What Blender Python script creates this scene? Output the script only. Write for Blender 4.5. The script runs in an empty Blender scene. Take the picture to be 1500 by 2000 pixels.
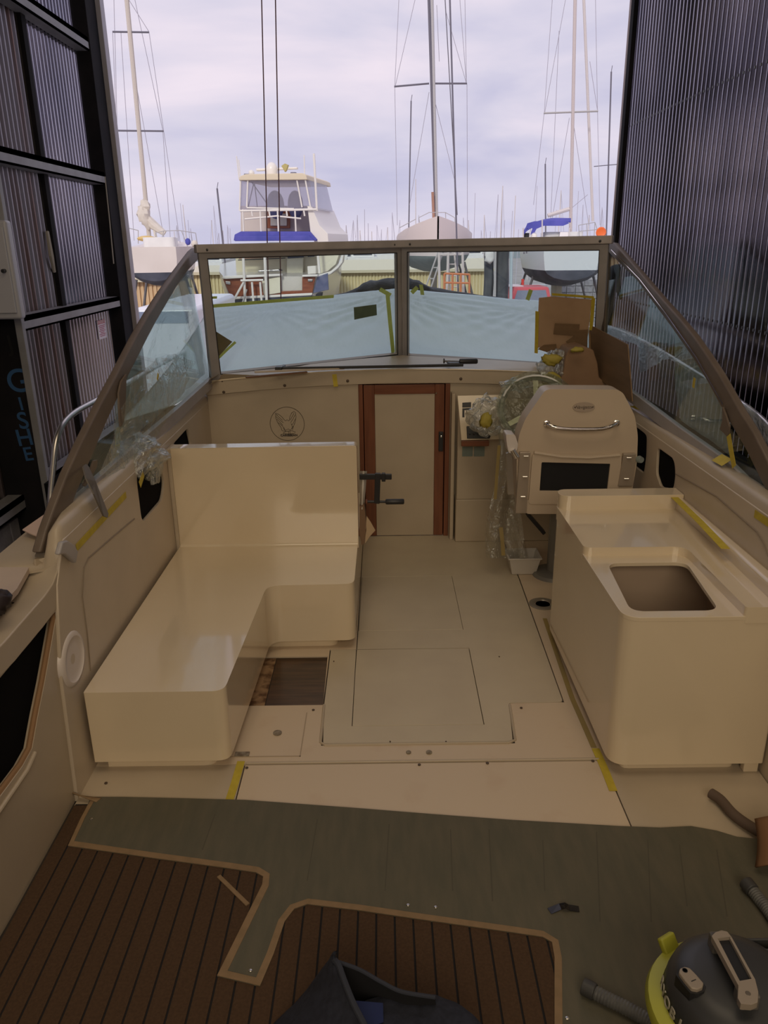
import bpy, bmesh, math, random
from mathutils import Vector, Matrix, noise
from mathutils.geometry import tessellate_polygon

# ------------------------------------------------------------------ camera
SC = bpy.context.scene
COL = SC.collection
FPX, PITCH, ROLL, EYE = 1500.0, math.atan(525/1500), 0.0125, 1.9
_s, _c = math.sin(PITCH), math.cos(PITCH)
CF = Vector((0, _c, -_s)); _U0 = Vector((0, _s, _c)); _R0 = Vector((1, 0, 0))
CR = _R0*math.cos(ROLL) - _U0*math.sin(ROLL)
CU = _R0*math.sin(ROLL) + _U0*math.cos(ROLL)
CO = Vector((0, 0, EYE))
cd = bpy.data.cameras.new('camera'); cam = bpy.data.objects.new('camera', cd); COL.objects.link(cam)
cam.matrix_world = Matrix(((CR.x, CU.x, -CF.x, 0), (CR.y, CU.y, -CF.y, 0), (CR.z, CU.z, -CF.z, EYE), (0, 0, 0, 1)))
cd.sensor_fit = 'VERTICAL'; cd.sensor_height = 24; cd.lens = 24*FPX/2000
cd.clip_start = 0.05; cd.clip_end = 2000
SC.camera = cam
SC.view_settings.view_transform = 'Standard'; SC.view_settings.look = 'None'
SC.view_settings.gamma = 1; SC.view_settings.use_curve_mapping = False
SC.view_settings.exposure = 0.0

# ------------------------------------------------------------------ sky
W = bpy.data.worlds.new('sky'); SC.world = W; W.use_nodes = True
nt = W.node_tree; N = nt.nodes; L = nt.links; N.clear()
tc = N.new('ShaderNodeTexCoord'); mp = N.new('ShaderNodeMapping'); mp.inputs['Scale'].default_value = (1.3, 1.3, 5.0)
mp.inputs['Rotation'].default_value = (0.0, 0.22, 0.0)
n1 = N.new('ShaderNodeTexNoise'); n1.inputs['Scale'].default_value = 1.9; n1.inputs['Detail'].default_value = 5; n1.inputs['Roughness'].default_value = 0.5; n1.inputs['Distortion'].default_value = 0.3
rp = N.new('ShaderNodeValToRGB'); e = rp.color_ramp.elements
e[0].position = 0.36; e[0].color = (0.56, 0.55, 0.73, 1)
e[1].position = 0.68; e[1].color = (0.90, 0.80, 0.89, 1)
k = e.new(0.5); k.color = (0.70, 0.665, 0.80, 1)
bg = N.new('ShaderNodeBackground'); bg.inputs['Strength'].default_value = 1.0
wo = N.new('ShaderNodeOutputWorld')
L.new(tc.outputs['Generated'], mp.inputs[0]); L.new(mp.outputs[0], n1.inputs['Vector']); L.new(n1.outputs[0], rp.inputs[0])
L.new(rp.outputs[0], bg.inputs[0]); L.new(bg.outputs[0], wo.inputs[0])

# soft sun from behind the shed (never reaches the cockpit, lights the yard)
def lamp(name, kind, loc, rot, energy, color, **kw):
    ld = bpy.data.lights.new(name, kind); ld.energy = energy; ld.color = color
    for a, b in kw.items(): setattr(ld, a, b)
    o = bpy.data.objects.new(name, ld); o.location = loc; o.rotation_euler = rot; COL.objects.link(o); return o
lamp('sun', 'SUN', (0, 0, 30), (math.radians(61), 0, math.radians(-14)), 1.5, (1.0, 0.93, 0.82), angle=0.15)
# added warm fill: two unseen area lights without fixtures, over and behind the cockpit
lamp('overhead_fill', 'AREA', (0.1, 1.4, 5.6), (0, 0, 0), 53, (1.0, 0.80, 0.56), shape='RECTANGLE', size=3.0, size_y=3.0)
lamp('rear_fill', 'AREA', (0.2, -2.6, 3.3), (math.radians(72), 0, 0), 90, (1.0, 0.825, 0.60), shape='RECTANGLE', size=3.6, size_y=2.0)  # added fill from behind; the back wall has no opening

# ------------------------------------------------------------------ pixel -> world
def ray(x, y): return CF + CR*((x-750)/FPX) + CU*((1000-y)/FPX)
def PZ(x, y, z): d = ray(x, y); return CO + d*((z-EYE)/d.z)
def PY(x, y, Y): d = ray(x, y); return CO + d*(Y/d.y)
def PX(x, y, X): d = ray(x, y); return CO + d*(X/d.x)
def PP(x, y, p, n): d = ray(x, y); return CO + d*((p-CO).dot(n)/d.dot(n))

# ------------------------------------------------------------------ materials
MATS = {}
def _ramp(nt, fac, c0, c1, p0=0.3, p1=0.7):
    r = nt.nodes.new('ShaderNodeValToRGB'); r.color_ramp.elements[0].position = p0; r.color_ramp.elements[1].position = p1
    r.color_ramp.elements[0].color = (*c0, 1); r.color_ramp.elements[1].color = (*c1, 1)
    nt.links.new(fac, r.inputs[0]); return r.outputs[0]
def mat(name, c, c2=None, rough=0.5, metal=0.0, scale=4.0, stretch=(1, 1, 1), bump=0.0, bscale=40.0, coat=0.0, p0=0.35, p1=0.65, detail=4, bstretch=(1,1,1), bdist=0.01, spec=0.5):
    if name in MATS: return MATS[name]
    m = bpy.data.materials.new(name); m.use_nodes = True; nt = m.node_tree
    b = nt.nodes['Principled BSDF']
    b.inputs['Base Color'].default_value = (*c, 1); b.inputs['Roughness'].default_value = rough; b.inputs['Metallic'].default_value = metal
    b.inputs['Specular IOR Level'].default_value = spec
    if coat: b.inputs['Coat Weight'].default_value = coat; b.inputs['Coat Roughness'].default_value = 0.05
    tc = nt.nodes.new('ShaderNodeTexCoord')
    if c2:
        mp = nt.nodes.new('ShaderNodeMapping'); mp.inputs['Scale'].default_value = stretch
        n = nt.nodes.new('ShaderNodeTexNoise'); n.inputs['Scale'].default_value = scale; n.inputs['Detail'].default_value = detail
        nt.links.new(tc.outputs['Object'], mp.inputs[0]); nt.links.new(mp.outputs[0], n.inputs['Vector'])
        nt.links.new(_ramp(nt, n.outputs[0], c, c2, p0, p1), b.inputs['Base Color'])
    if bump:
        mp = nt.nodes.new('ShaderNodeMapping'); mp.inputs['Scale'].default_value = bstretch
        n = nt.nodes.new('ShaderNodeTexNoise'); n.inputs['Scale'].default_value = bscale; n.inputs['Detail'].default_value = 3
        nt.links.new(tc.outputs['Object'], mp.inputs[0]); nt.links.new(mp.outputs[0], n.inputs['Vector'])
        bp = nt.nodes.new('ShaderNodeBump'); bp.inputs['Strength'].default_value = bump; bp.inputs['Distance'].default_value = bdist
        nt.links.new(n.outputs[0], bp.inputs['Height']); nt.links.new(bp.outputs[0], b.inputs['Normal'])
    MATS[name] = m; return m
def film(name, tint, white=0.15, wcol=(0.8, 0.85, 0.85), fres=1.45, rough=0.08, bump=0.0, bscale=20, bstretch=(1, 1, 1), shade=1.0):
    """thin see-through sheet: tinted transparency + fresnel gloss + some milky diffuse"""
    m = bpy.data.materials.new(name); m.use_nodes = True; nt = m.node_tree; nt.nodes.clear(); N = nt.nodes; L = nt.links
    out = N.new('ShaderNodeOutputMaterial'); tr = N.new('ShaderNodeBsdfTransparent'); tr.inputs[0].default_value = (*tint, 1)
    gl = N.new('ShaderNodeBsdfGlossy'); gl.inputs['Roughness'].default_value = rough; gl.inputs['Color'].default_value = (0.95, 1, 1, 1)
    df = N.new('ShaderNodeBsdfDiffuse'); df.inputs[0].default_value = (*wcol, 1)
    tl = N.new('ShaderNodeBsdfTranslucent'); tl.inputs[0].default_value = (*wcol, 1)
    dm = N.new('ShaderNodeMixShader'); dm.inputs[0].default_value = 0.5; L.new(df.outputs[0], dm.inputs[1]); L.new(tl.outputs[0], dm.inputs[2])
    m1 = N.new('ShaderNodeMixShader'); m1.inputs[0].default_value = white
    L.new(tr.outputs[0], m1.inputs[1]); L.new(dm.outputs[0], m1.inputs[2])
    fr = N.new('ShaderNodeLayerWeight'); fr.inputs[0].default_value = 0.5
    pw = N.new('ShaderNodeMath'); pw.operation = 'POWER'; pw.inputs[1].default_value = 4.0; L.new(fr.outputs['Facing'], pw.inputs[0])
    ma = N.new('ShaderNodeMath'); ma.operation = 'MULTIPLY_ADD'; ma.inputs[1].default_value = 0.5; ma.inputs[2].default_value = (fres-1)**2*0.25; L.new(pw.outputs[0], ma.inputs[0])
    m2 = N.new('ShaderNodeMixShader'); L.new(ma.outputs[0], m2.inputs[0]); L.new(m1.outputs[0], m2.inputs[1]); L.new(gl.outputs[0], m2.inputs[2])
    L.new(m2.outputs[0], out.inputs[0])
    if bump:
        tc = N.new('ShaderNodeTexCoord'); mp = N.new('ShaderNodeMapping'); mp.inputs['Scale'].default_value = bstretch
        n = N.new('ShaderNodeTexNoise'); n.inputs['Scale'].default_value = bscale; n.inputs['Detail'].default_value = 4; n.inputs['Distortion'].default_value = 1.5
        bp = N.new('ShaderNodeBump'); bp.inputs['Strength'].default_value = bump; bp.inputs['Distance'].default_value = 0.03
        L.new(tc.outputs['Object'], mp.inputs[0]); L.new(mp.outputs[0], n.inputs['Vector']); L.new(n.outputs[0], bp.inputs['Height'])
        for s in (gl, df, fr): L.new(bp.outputs[0], s.inputs['Normal'])
    MATS[name] = m; return m

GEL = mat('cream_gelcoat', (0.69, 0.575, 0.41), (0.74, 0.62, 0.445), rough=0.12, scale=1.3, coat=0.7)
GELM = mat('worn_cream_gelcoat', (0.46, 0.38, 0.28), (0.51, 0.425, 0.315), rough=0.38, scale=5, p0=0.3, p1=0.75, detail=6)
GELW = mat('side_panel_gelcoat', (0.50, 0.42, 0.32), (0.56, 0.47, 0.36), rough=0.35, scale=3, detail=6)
SOLE = mat('sanded_sole_panel', (0.53, 0.45, 0.33), (0.58, 0.50, 0.365), rough=0.55, scale=5, detail=8, p0=0.3, p1=0.75)
DIRT = mat('stained_gelcoat', (0.62, 0.50, 0.36), (0.53, 0.38, 0.25), rough=0.5, scale=6, detail=8, p0=0.58, p1=0.95)
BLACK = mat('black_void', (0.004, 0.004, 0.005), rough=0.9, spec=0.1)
BLKP = mat('black_plastic', (0.018, 0.018, 0.02), rough=0.4)
TEAK = mat('varnished_teak', (0.15, 0.05, 0.024), (0.21, 0.075, 0.036), rough=0.32, scale=3, stretch=(14, 14, 1), detail=6)
TEAKH = mat('varnished_teak_rail', (0.15, 0.05, 0.024), (0.21, 0.075, 0.036), rough=0.32, scale=3, stretch=(1, 14, 14), detail=6)
CHROME = mat('chrome', (0.8, 0.78, 0.76), rough=0.12, metal=1.0)
STEEL = mat('stainless', (0.55, 0.53, 0.5), rough=0.28, metal=1.0)
BRONZE = mat('bronze_anodised_frame', (0.125, 0.095, 0.072), (0.15, 0.115, 0.09), rough=0.42, scale=8, metal=0.0)
BRONZL = mat('tan_anodised_frame', (0.36, 0.34, 0.34), (0.40, 0.375, 0.375), rough=0.40, scale=8)
GLASS = film('tinted_glass', (0.91, 0.975, 0.972), white=0.0, fres=1.42, rough=0.01)
FILM = film('clear_film', (0.92, 0.95, 0.95), white=0.06, rough=0.08, bump=1.0, bscale=9, fres=1.85)
FILM2 = film('crumpled_film', (0.90, 0.90, 0.87), white=0.14, wcol=(0.75, 0.73, 0.66), rough=0.10, bump=1.0, bscale=22, fres=1.95)
FILMW = film('milky_drape', (0.9, 0.95, 0.95), white=0.40, wcol=(0.72, 0.82, 0.82), rough=0.2, bump=0.8, bscale=6, bstretch=(1, .4, 1))
SHEET = mat('pale_blue_sheet', (0.77, 0.95, 1.0), (0.80, 0.97, 1.0), rough=0.3, scale=2, bump=0.35, bscale=5, bdist=0.03, bstretch=(1.6, .5, 1))
TAPE = mat('yellow_masking_tape', (0.58, 0.46, 0.04), (0.50, 0.38, 0.03), rough=0.6, scale=30)
TAPEG = mat('green_masking_tape', (0.80, 0.80, 0.20), (0.70, 0.70, 0.18), rough=0.6, scale=30)
KRAFT = mat('kraft_paper', (0.42, 0.27, 0.16), (0.50, 0.33, 0.20), rough=0.8, scale=4, bump=0.3, bscale=6, bdist=0.02)
CARD = mat('brown_cardboard', (0.20, 0.125, 0.065), (0.24, 0.15, 0.08), rough=0.85, scale=3, stretch=(1, 1, 6))
CARDL = mat('pale_cardboard', (0.55, 0.40, 0.33), (0.62, 0.46, 0.38), rough=0.85, scale=5)
ZINC = mat('galvanised_sheet', (0.32, 0.31, 0.36), (0.48, 0.46, 0.52), rough=0.13, metal=1.0, scale=3, stretch=(1, 1, .3), detail=6)
ZINCR = mat('rusty_galvanised_sheet', (0.30, 0.28, 0.30), (0.15, 0.07, 0.04), rough=0.35, metal=0.85, scale=2.2, stretch=(1, 2.2, .12), detail=6, p0=0.52, p1=0.68)
GIRT = mat('painted_grey_steel', (0.28, 0.28, 0.29), (0.22, 0.215, 0.22), rough=0.5, scale=5, detail=6)
DARKST = mat('dark_steel', (0.010, 0.010, 0.012), (0.018, 0.016, 0.018), spec=0.15, rough=0.8, scale=4, detail=6)
FLANGE = mat('pale_flange', (0.44, 0.42, 0.46), (0.38, 0.34, 0.34), rough=0.5, scale=4)
BLOCK = mat('concrete_block', (0.22, 0.21, 0.235), (0.32, 0.31, 0.33), rough=0.9, scale=7, bump=0.4, bscale=50, detail=8)
GRAVEL = mat('yard_gravel', (0.30, 0.28, 0.27), (0.42, 0.39, 0.37), rough=0.95, scale=0.6, detail=10, bump=0.3, bscale=8)
WHITE = mat('white_paint', (0.80, 0.79, 0.77), (0.74, 0.73, 0.71), rough=0.35, scale=3)
OFFW = mat('offwhite_hull', (0.74, 0.66, 0.60), (0.80, 0.72, 0.66), rough=0.35, scale=1)
CREAM = mat('cream_cabin', (0.74, 0.68, 0.50), (0.70, 0.64, 0.47), rough=0.4, scale=1)
NAVY = mat('dark_antifoul', (0.035, 0.04, 0.06), (0.085, 0.09, 0.12), rough=0.7, scale=1.4, detail=8)
BLUEC = mat('royal_blue_canvas', (0.06, 0.07, 0.36), (0.10, 0.10, 0.45), rough=0.7, scale=2)
ALU = mat('aluminium_spar', (0.50, 0.48, 0.47), rough=0.4, metal=0.3)
SPARW = mat('white_spar', (0.66, 0.60, 0.58), rough=0.4)
SPARD = mat('dark_spar', (0.16, 0.15, 0.19), rough=0.5)
WIRE = mat('rigging_wire', (0.16, 0.15, 0.18), rough=0.5)
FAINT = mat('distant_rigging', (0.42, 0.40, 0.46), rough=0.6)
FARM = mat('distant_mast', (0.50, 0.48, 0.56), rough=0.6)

# ------------------------------------------------------------------ mesh builder
def lin(a, b, n): return [a+(b-a)*i/(n-1) for i in range(n)]
def rnd_poly(pts, r, seg=4):
    """round the corners of a 2-D outline; r is one radius or one per corner"""
    out = []; n = len(pts)
    for i in range(n):
        p = Vector(pts[i]).to_2d(); a = Vector(pts[i-1]).to_2d(); b = Vector(pts[(i+1) % n]).to_2d()
        rr = r[i] if isinstance(r, (list, tuple)) else r
        if rr <= 0: out.append((p.x, p.y)); continue
        d1 = (a-p); d2 = (b-p); l = min(rr, d1.length*0.49, d2.length*0.49)
        q1 = p+d1.normalized()*l; q2 = p+d2.normalized()*l
        for k in range(seg+1):
            t = k/seg; q = q1*(1-t)**2 + p*2*t*(1-t) + q2*t*t; out.append((q.x, q.y))
    return out
def XY(z): return lambda a, b, h: Vector((a, b, z+h))
def XZ(y): return lambda a, b, h: Vector((a, y+h, b))
def YZ(x): return lambda a, b, h: Vector((x+h, a, b))
class MB:
    def __init__(s): s.v = []; s.f = []
    def add(s, vs, fs):
        o = len(s.v); s.v += [tuple(v) for v in vs]; s.f += [tuple(i+o for i in f) for f in fs]; return s
    def box(s, x0, x1, y0, y1, z0, z1, M=None):
        vs = [Vector((x, y, z)) for z in (z0, z1) for y in (y0, y1) for x in (x0, x1)]
        if M: vs = [M @ v for v in vs]
        return s.add(vs, [(0, 2, 3, 1), (4, 5, 7, 6), (0, 1, 5, 4), (2, 6, 7, 3), (0, 4, 6, 2), (1, 3, 7, 5)])
    def slab(s, outer, h0, h1, F, holes=()):
        loops = [list(outer)]+[list(h) for h in holes]
        tri = tessellate_polygon([[Vector((a, b, 0)) for a, b in lp] for lp in loops])
        allp = [p for lp in loops for p in lp]; n = len(allp)
        vs = [F(a, b, h0) for a, b in allp]+[F(a, b, h1) for a, b in allp]
        fs = [tuple(t) for t in tri]+[tuple(i+n for i in reversed(t)) for t in tri]
        o = 0
        for lp in loops:
            m = len(lp)
            for i in range(m): j = (i+1) % m; fs.append((o+i, o+j, o+j+n, o+i+n))
            o += m
        return s.add(vs, fs)
    def tube(s, pts, r, seg=8, cap=True, sx=1.0):
        pts = [Vector(p) for p in pts]; n = len(pts); vs = []; fs = []
        rs = r if isinstance(r, (list, tuple)) else [r]*n
        up = Vector((0, 0, 1))
        t0 = (pts[1]-pts[0]).normalized()
        if abs(t0.dot(up)) > 0.95: up = Vector((0, 1, 0))
        nrm = t0.cross(up).normalized()
        for i in range(n):
            t = (pts[min(i+1, n-1)]-pts[max(i-1, 0)]).normalized()
            nrm = (nrm - t*nrm.dot(t)).normalized(); b = t.cross(nrm)
            for k in range(seg):
                a = 2*math.pi*k/seg; vs.append(pts[i]+(nrm*math.cos(a)*sx+b*math.sin(a))*rs[i])
        for i in range(n-1):
            for k in range(seg):
                k2 = (k+1) % seg; fs.append((i*seg+k, i*seg+k2, (i+1)*seg+k2, (i+1)*seg+k))
        if cap: fs.append(tuple(range(seg-1, -1, -1))); fs.append(tuple((n-1)*seg+k for k in range(seg)))
        return s.add(vs, fs)
    def bar(s, a, b, w, h, up=(0, 0, 1)):
        """square bar from a to b: w across, h along 'up'"""
        a = Vector(a); b = Vector(b); t = (b-a).normalized(); u = Vector(up)
        sd = t.cross(u).normalized(); u = sd.cross(t).normalized()
        vs = [p+sd*(w/2*i)+u*(h/2*j) for p in (a, b) for i, j in ((-1, -1), (1, -1), (1, 1), (-1, 1))]
        return s.add(vs, [(3, 2, 1, 0), (4, 5, 6, 7), (0, 1, 5, 4), (1, 2, 6, 5), (2, 3, 7, 6), (3, 0, 4, 7)])
    def grid(s, fn, nu, nv, closed=False):
        vs = [fn(i/(nu-1), j/(nv-1)) for j in range(nv) for i in range(nu)]
        fs = [(j*nu+i, j*nu+i+1, (j+1)*nu+i+1, (j+1)*nu+i) for j in range(nv-1) for i in range(nu-1)]
        return s.add(vs, fs)
    def lathe(s, prof, c=(0, 0, 0), axis=(0, 0, 1), seg=24):
        ax = Vector(axis).normalized(); u = ax.orthogonal().normalized(); w = ax.cross(u); c = Vector(c)
        n = len(prof); vs = [c+ax*h+(u*math.cos(2*math.pi*k/seg)+w*math.sin(2*math.pi*k/seg))*r for r, h in prof for k in range(seg)]
        fs = [(i*seg+k, i*seg+(k+1) % seg, (i+1)*seg+(k+1) % seg, (i+1)*seg+k) for i in range(n-1) for k in range(seg)]
        if prof[0][0] > 1e-4: fs.append(tuple(range(seg-1, -1, -1)))
        if prof[-1][0] > 1e-4: fs.append(tuple((n-1)*seg+k for k in range(seg)))
        return s.add(vs, fs)
    def ell(s, c, r, nu=12, nv=8, M=None, jit=0, seed=0):
        c = Vector(c); vs = []; fs = []
        for j in range(nv+1):
            th = math.pi*j/nv
            for i in range(nu):
                ph = 2*math.pi*i/nu
                d = Vector((math.sin(th)*math.cos(ph), math.sin(th)*math.sin(ph), math.cos(th)))
                q = 1+jit*noise.noise(d*2.3+Vector((seed, seed*1.7, 0)))
                p = Vector((d.x*r[0]*q, d.y*r[1]*q, d.z*r[2]*q))
                vs.append(c+(M @ p if M else p))
        for j in range(nv):
            for i in range(nu): i2 = (i+1) % nu; fs.append((j*nu+i, (j+1)*nu+i, (j+1)*nu+i2, j*nu+i2))
        return s.add(vs, fs)
    def thick(s, poly, n, t):
        """flat polygon (3-D points) given thickness t along n"""
        n = Vector(n).normalized()*t; P = [Vector(p) for p in poly]; m = len(P)
        fs = [tuple(range(m)), tuple(range(2*m-1, m-1, -1))]+[(i, (i+1) % m, (i+1) % m+m, i+m) for i in range(m)]
        return s.add(P+[p+n for p in P], fs)
    def build(s, name, m, parent=None, bevel=0, seg=2, smooth=True, angle=40, kind=None, label=None, sub=0):
        me = bpy.data.meshes.new(name); me.from_pydata(s.v, [], s.f)
        bm = bmesh.new(); bm.from_mesh(me); bmesh.ops.remove_doubles(bm, verts=bm.verts, dist=1e-5); bmesh.ops.recalc_face_normals(bm, faces=bm.faces); bm.to_mesh(me); bm.free()
        if smooth: me.shade_smooth(); me.set_sharp_from_angle(angle=math.radians(angle))
        me.materials.append(m); o = bpy.data.objects.new(name, me); COL.objects.link(o)
        if parent:
            o.parent = parent; o.matrix_parent_inverse = Matrix.Translation(-rootloc(parent))
        if bevel:
            b = o.modifiers.new('bevel', 'BEVEL'); b.width = bevel; b.segments = seg; b.limit_method = 'ANGLE'; b.angle_limit = math.radians(35); b.harden_normals = False
            if smooth: me.set_sharp_from_angle(angle=math.radians(180)); wn = o.modifiers.new('wn', 'WEIGHTED_NORMAL'); wn.keep_sharp = True
        if sub:
            ss = o.modifiers.new('sub', 'SUBSURF'); ss.levels = sub; ss.render_levels = sub
        if kind: o['kind'] = kind
        if label: o['label'] = label
        return o
def rootloc(o):
    return o.location.copy() if o.parent is None else Vector((0, 0, 0))
def thing(name, label, cat, loc=(0, 0, 0), group=None, kind=None):
    o = bpy.data.objects.new(name, None); COL.objects.link(o); o.location = loc; o.empty_display_size = 0.05
    if label: o['label'] = label
    if cat: o['category'] = cat
    if group: o['group'] = group
    if kind: o['kind'] = kind
    return o
def tag(o, label, cat, group=None):
    o['label'] = label; o['category'] = cat
    if group: o['group'] = group
    return o
def text(name, body, size, M, m, parent=None, ext=0.0006, align='CENTER', shear=0, offset=0):
    cu = bpy.data.curves.new(name, 'FONT'); cu.body = body; cu.size = size; cu.extrude = ext; cu.align_x = align; cu.align_y = 'CENTER'; cu.shear = shear; cu.offset = offset
    t = bpy.data.objects.new(name, cu); COL.objects.link(t)
    dg = bpy.context.evaluated_depsgraph_get(); me = bpy.data.meshes.new_from_object(t.evaluated_get(dg))
    bpy.data.objects.remove(t); me.transform(M); me.materials.clear(); me.materials.append(m)
    o = bpy.data.objects.new(name, me); COL.objects.link(o)
    if parent: o.parent = parent; o.matrix_parent_inverse = Matrix.Translation(-rootloc(parent))
    return o
def frame(o, x, y):
    """matrix from origin + x axis + y axis"""
    x = Vector(x).normalized(); z = x.cross(Vector(y)).normalized(); y = z.cross(x)
    o = Vector(o); return Matrix(((x.x, y.x, z.x, o.x), (x.y, y.y, z.y, o.y), (x.z, y.z, z.z, o.z), (0, 0, 0, 1)))
def strip(name, pts, w, n, m, parent=None, t=0.0012, label=None, cat=None, group=None):
    """tape: a thin strip following pts, lying with normal n"""
    mb = MB(); P = [Vector(p) for p in pts]; n = Vector(n).normalized()
    vs = []; fs = []
    for i, p in enumerate(P):
        d = (P[min(i+1, len(P)-1)]-P[max(i-1, 0)]).normalized(); sd = d.cross(n).normalized()*w/2
        vs += [p-sd, p+sd, p+sd+n*t, p-sd+n*t]
    for i in range(len(P)-1):
        a = 4*i; b = a+4
        fs += [(a+k, a+(k+1) % 4, b+(k+1) % 4, b+k) for k in range(4)]
    fs += [(3, 2, 1, 0), (4*len(P)-4, 4*len(P)-3, 4*len(P)-2, 4*len(P)-1)]
    mb.add(vs, fs); o = mb.build(name, m, parent, smooth=False)
    if label: tag(o, label, cat or 'tape', group)
    return o
def fbm(v, o=3): return noise.fractal(Vector(v), 0.9, 2.1, o)

# ------------------------------------------------------------------ shed
GZ = -2.0
def struct(name, o=None, label=None):
    o['kind'] = 'structure'
    if label: o['label'] = label
    return o
XL, XR, YO = -2.8, 2.25, 8.1
g = MB().box(-400, 400, -30, 900, GZ-0.3, GZ).build('ground', GRAVEL, smooth=False); struct('g', g)
def corr(name, x, y0, y1, z0, z1, m, amp=0.013, pitch=0.076, parent=None, flip=1):
    n = int((y1-y0)/pitch*8); ys = lin(y0, y1, n+1); vs = []; fs = []
    for yy in ys:
        a = amp*math.cos(2*math.pi*(yy-y0)/pitch)
        vs += [(x+a, yy, z0), (x+a, yy, z1), (x+a-0.004*flip, yy, z0), (x+a-0.004*flip, yy, z1)]
    for i in range(n): fs += [(4*i, 4*i+1, 4*i+5, 4*i+4), (4*i+2, 4*i+6, 4*i+7, 4*i+3)]
    return MB().add(vs, fs).build(name, m, parent, angle=80)
WL = thing('wall_left', None, None, (XL, 2, GZ), kind='structure')
def zig(y0, y1, z0, z1, m): return corr('corrugated_sheet', XL, y0, y1, z0, z1, m, parent=WL)
zig(-4, 5.0, GZ+1.95, 6.5, ZINC); zig(5.0, 6.92, GZ+1.95, 6.5, ZINCR); zig(6.92, YO+0.02, GZ+1.9, 6.5, ZINC)
for zc in (3.72, 2.58, 1.42, 0.17):
    MB().box(XL+0.01, XL+0.13, -3.9, YO+0.02, zc-0.04, zc+0.0).box(XL+0.01, XL+0.13, -3.9, YO+0.02, zc-0.11, zc-0.095).box(XL+0.115, XL+0.13, -3.9, YO+0.02, zc-0.11, zc).build('girt', GIRT, WL, smooth=False)
MB().box(XL+0.015, XL+0.05, 6.86, 6.94, GZ, 6.5).build('stud', DARKST, WL)
cg = thing('steel_column', 'black steel column at the left edge of the shed opening', 'column', (XL+0.1, 8.3, GZ), kind='structure')
MB().box(XL-0.08, XL+0.14, YO+0.03, 8.42, GZ, 6.5).build('web', DARKST, cg, bevel=0.005)
MB().box(XL-0.1, XL+0.185, 8.42, 8.54, GZ, 6.5).build('outer_flange', FLANGE, cg, bevel=0.005, label='pale lilac outer flange')
c2 = thing('steel_column', 'dark steel column with blue handwritten letters on the left', 'column', (XL+0.15, 5.5, GZ), kind='structure')
MB().box(XL-0.15, XL+0.285, 5.43, 5.45, GZ, 6.5).box(XL-0.02, XL+0.05, 5.45, 5.7, GZ, 6.5).build('web', DARKST, c2, bevel=0.005)
MB().box(XL+0.285, XL+0.335, 5.40, 5.45, GZ, 6.5).build('flange', GIRT, c2, bevel=0.004)
INKB = mat('blue_marker', (0.03, 0.10, 0.24), rough=0.8); INKK = mat('black_marker', (0.004, 0.004, 0.004), rough=0.8)
for ch, (px, py), sz, mm in (('J', (20, 672), 30, INKK), ('G', (36, 746), 46, INKB), ('I', (41, 790), 26, INKB), ('S', (45, 823), 34, INKB), ('H', (48, 856), 34, INKB), ('E', (55, 888), 28, INKB)):
    p = PY(px, py, 5.428); text('letter', ch, sz/1500*5.6*1.35, frame(p, (1, 0, 0.1), (-0.1, 0, 1)), mm, c2, offset=0.002)
# concrete block footing of the left wall, laid block by block
bw = MB().box(XL-0.16, XL+0.02, -4, YO, GZ, GZ+1.9).build('mortar_core', BLOCK, WL, smooth=False)
bsh = MB().box(-0.0, 0.035, -0.192, 0.192, -0.092, 0.092).build('block', BLOCK, WL, bevel=0.006)
bl = 0
for r_ in range(6):
    for k_ in range(14):
        if bl == 0: o = bsh
        else: o = bsh.copy(); COL.objects.link(o)
        o.location = Vector((XL+0.02, 2.9+k_*0.4+(0.2 if r_ % 2 else 0), GZ+0.9+r_*0.2-0.09+0.09)); bl += 1
# right wall
WR = thing('wall_right', None, None, (XR, 2, GZ), kind='structure')
corr('corrugated_sheet', XR, -4, 7.74, GZ, 6.5, ZINC, parent=WR, flip=-1)
MB().box(XR-0.03, XR+0.12, 7.75, 7.86, GZ, 6.5).build('corner_flashing', mat('weathered_flashing', (0.50, 0.42, 0.40), (0.36, 0.25, 0.20), rough=0.5, scale=2, stretch=(1, 1, .3)), WR, bevel=0.004)
MB().box(XR-0.045, XR-0.01, 7.66, 7.75, GZ, 6.5).build('corner_angle', DARKST, WR)
scr = MB()
for zc in (1.38, 2.86):
    for k in range(64):
        yy = 7.6-k*0.076*1.0
        if yy < 2.6: break
        scr.box(XR-0.017, XR-0.008, yy-0.008, yy+0.008, zc-0.008, zc+0.008)
o = scr.build('cladding_screws', BLKP, WR); o['kind'] = 'stuff'
# roof, closed back wall
struct('c', MB().box(XL-0.2, XR+0.2, -4.2, 7.0, 6.5, 6.6).build('ceiling', DARKST, smooth=False))
struct('b', MB().slab([(XL-0.2, GZ), (XR+0.2, GZ), (XR+0.2, 6.5), (XL-0.2, 6.5)], -0.1, 0, XZ(-4.1)).build('wall_back', mat('rear_wall_board', (0.30, 0.26, 0.21), rough=0.8), smooth=False))
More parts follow.
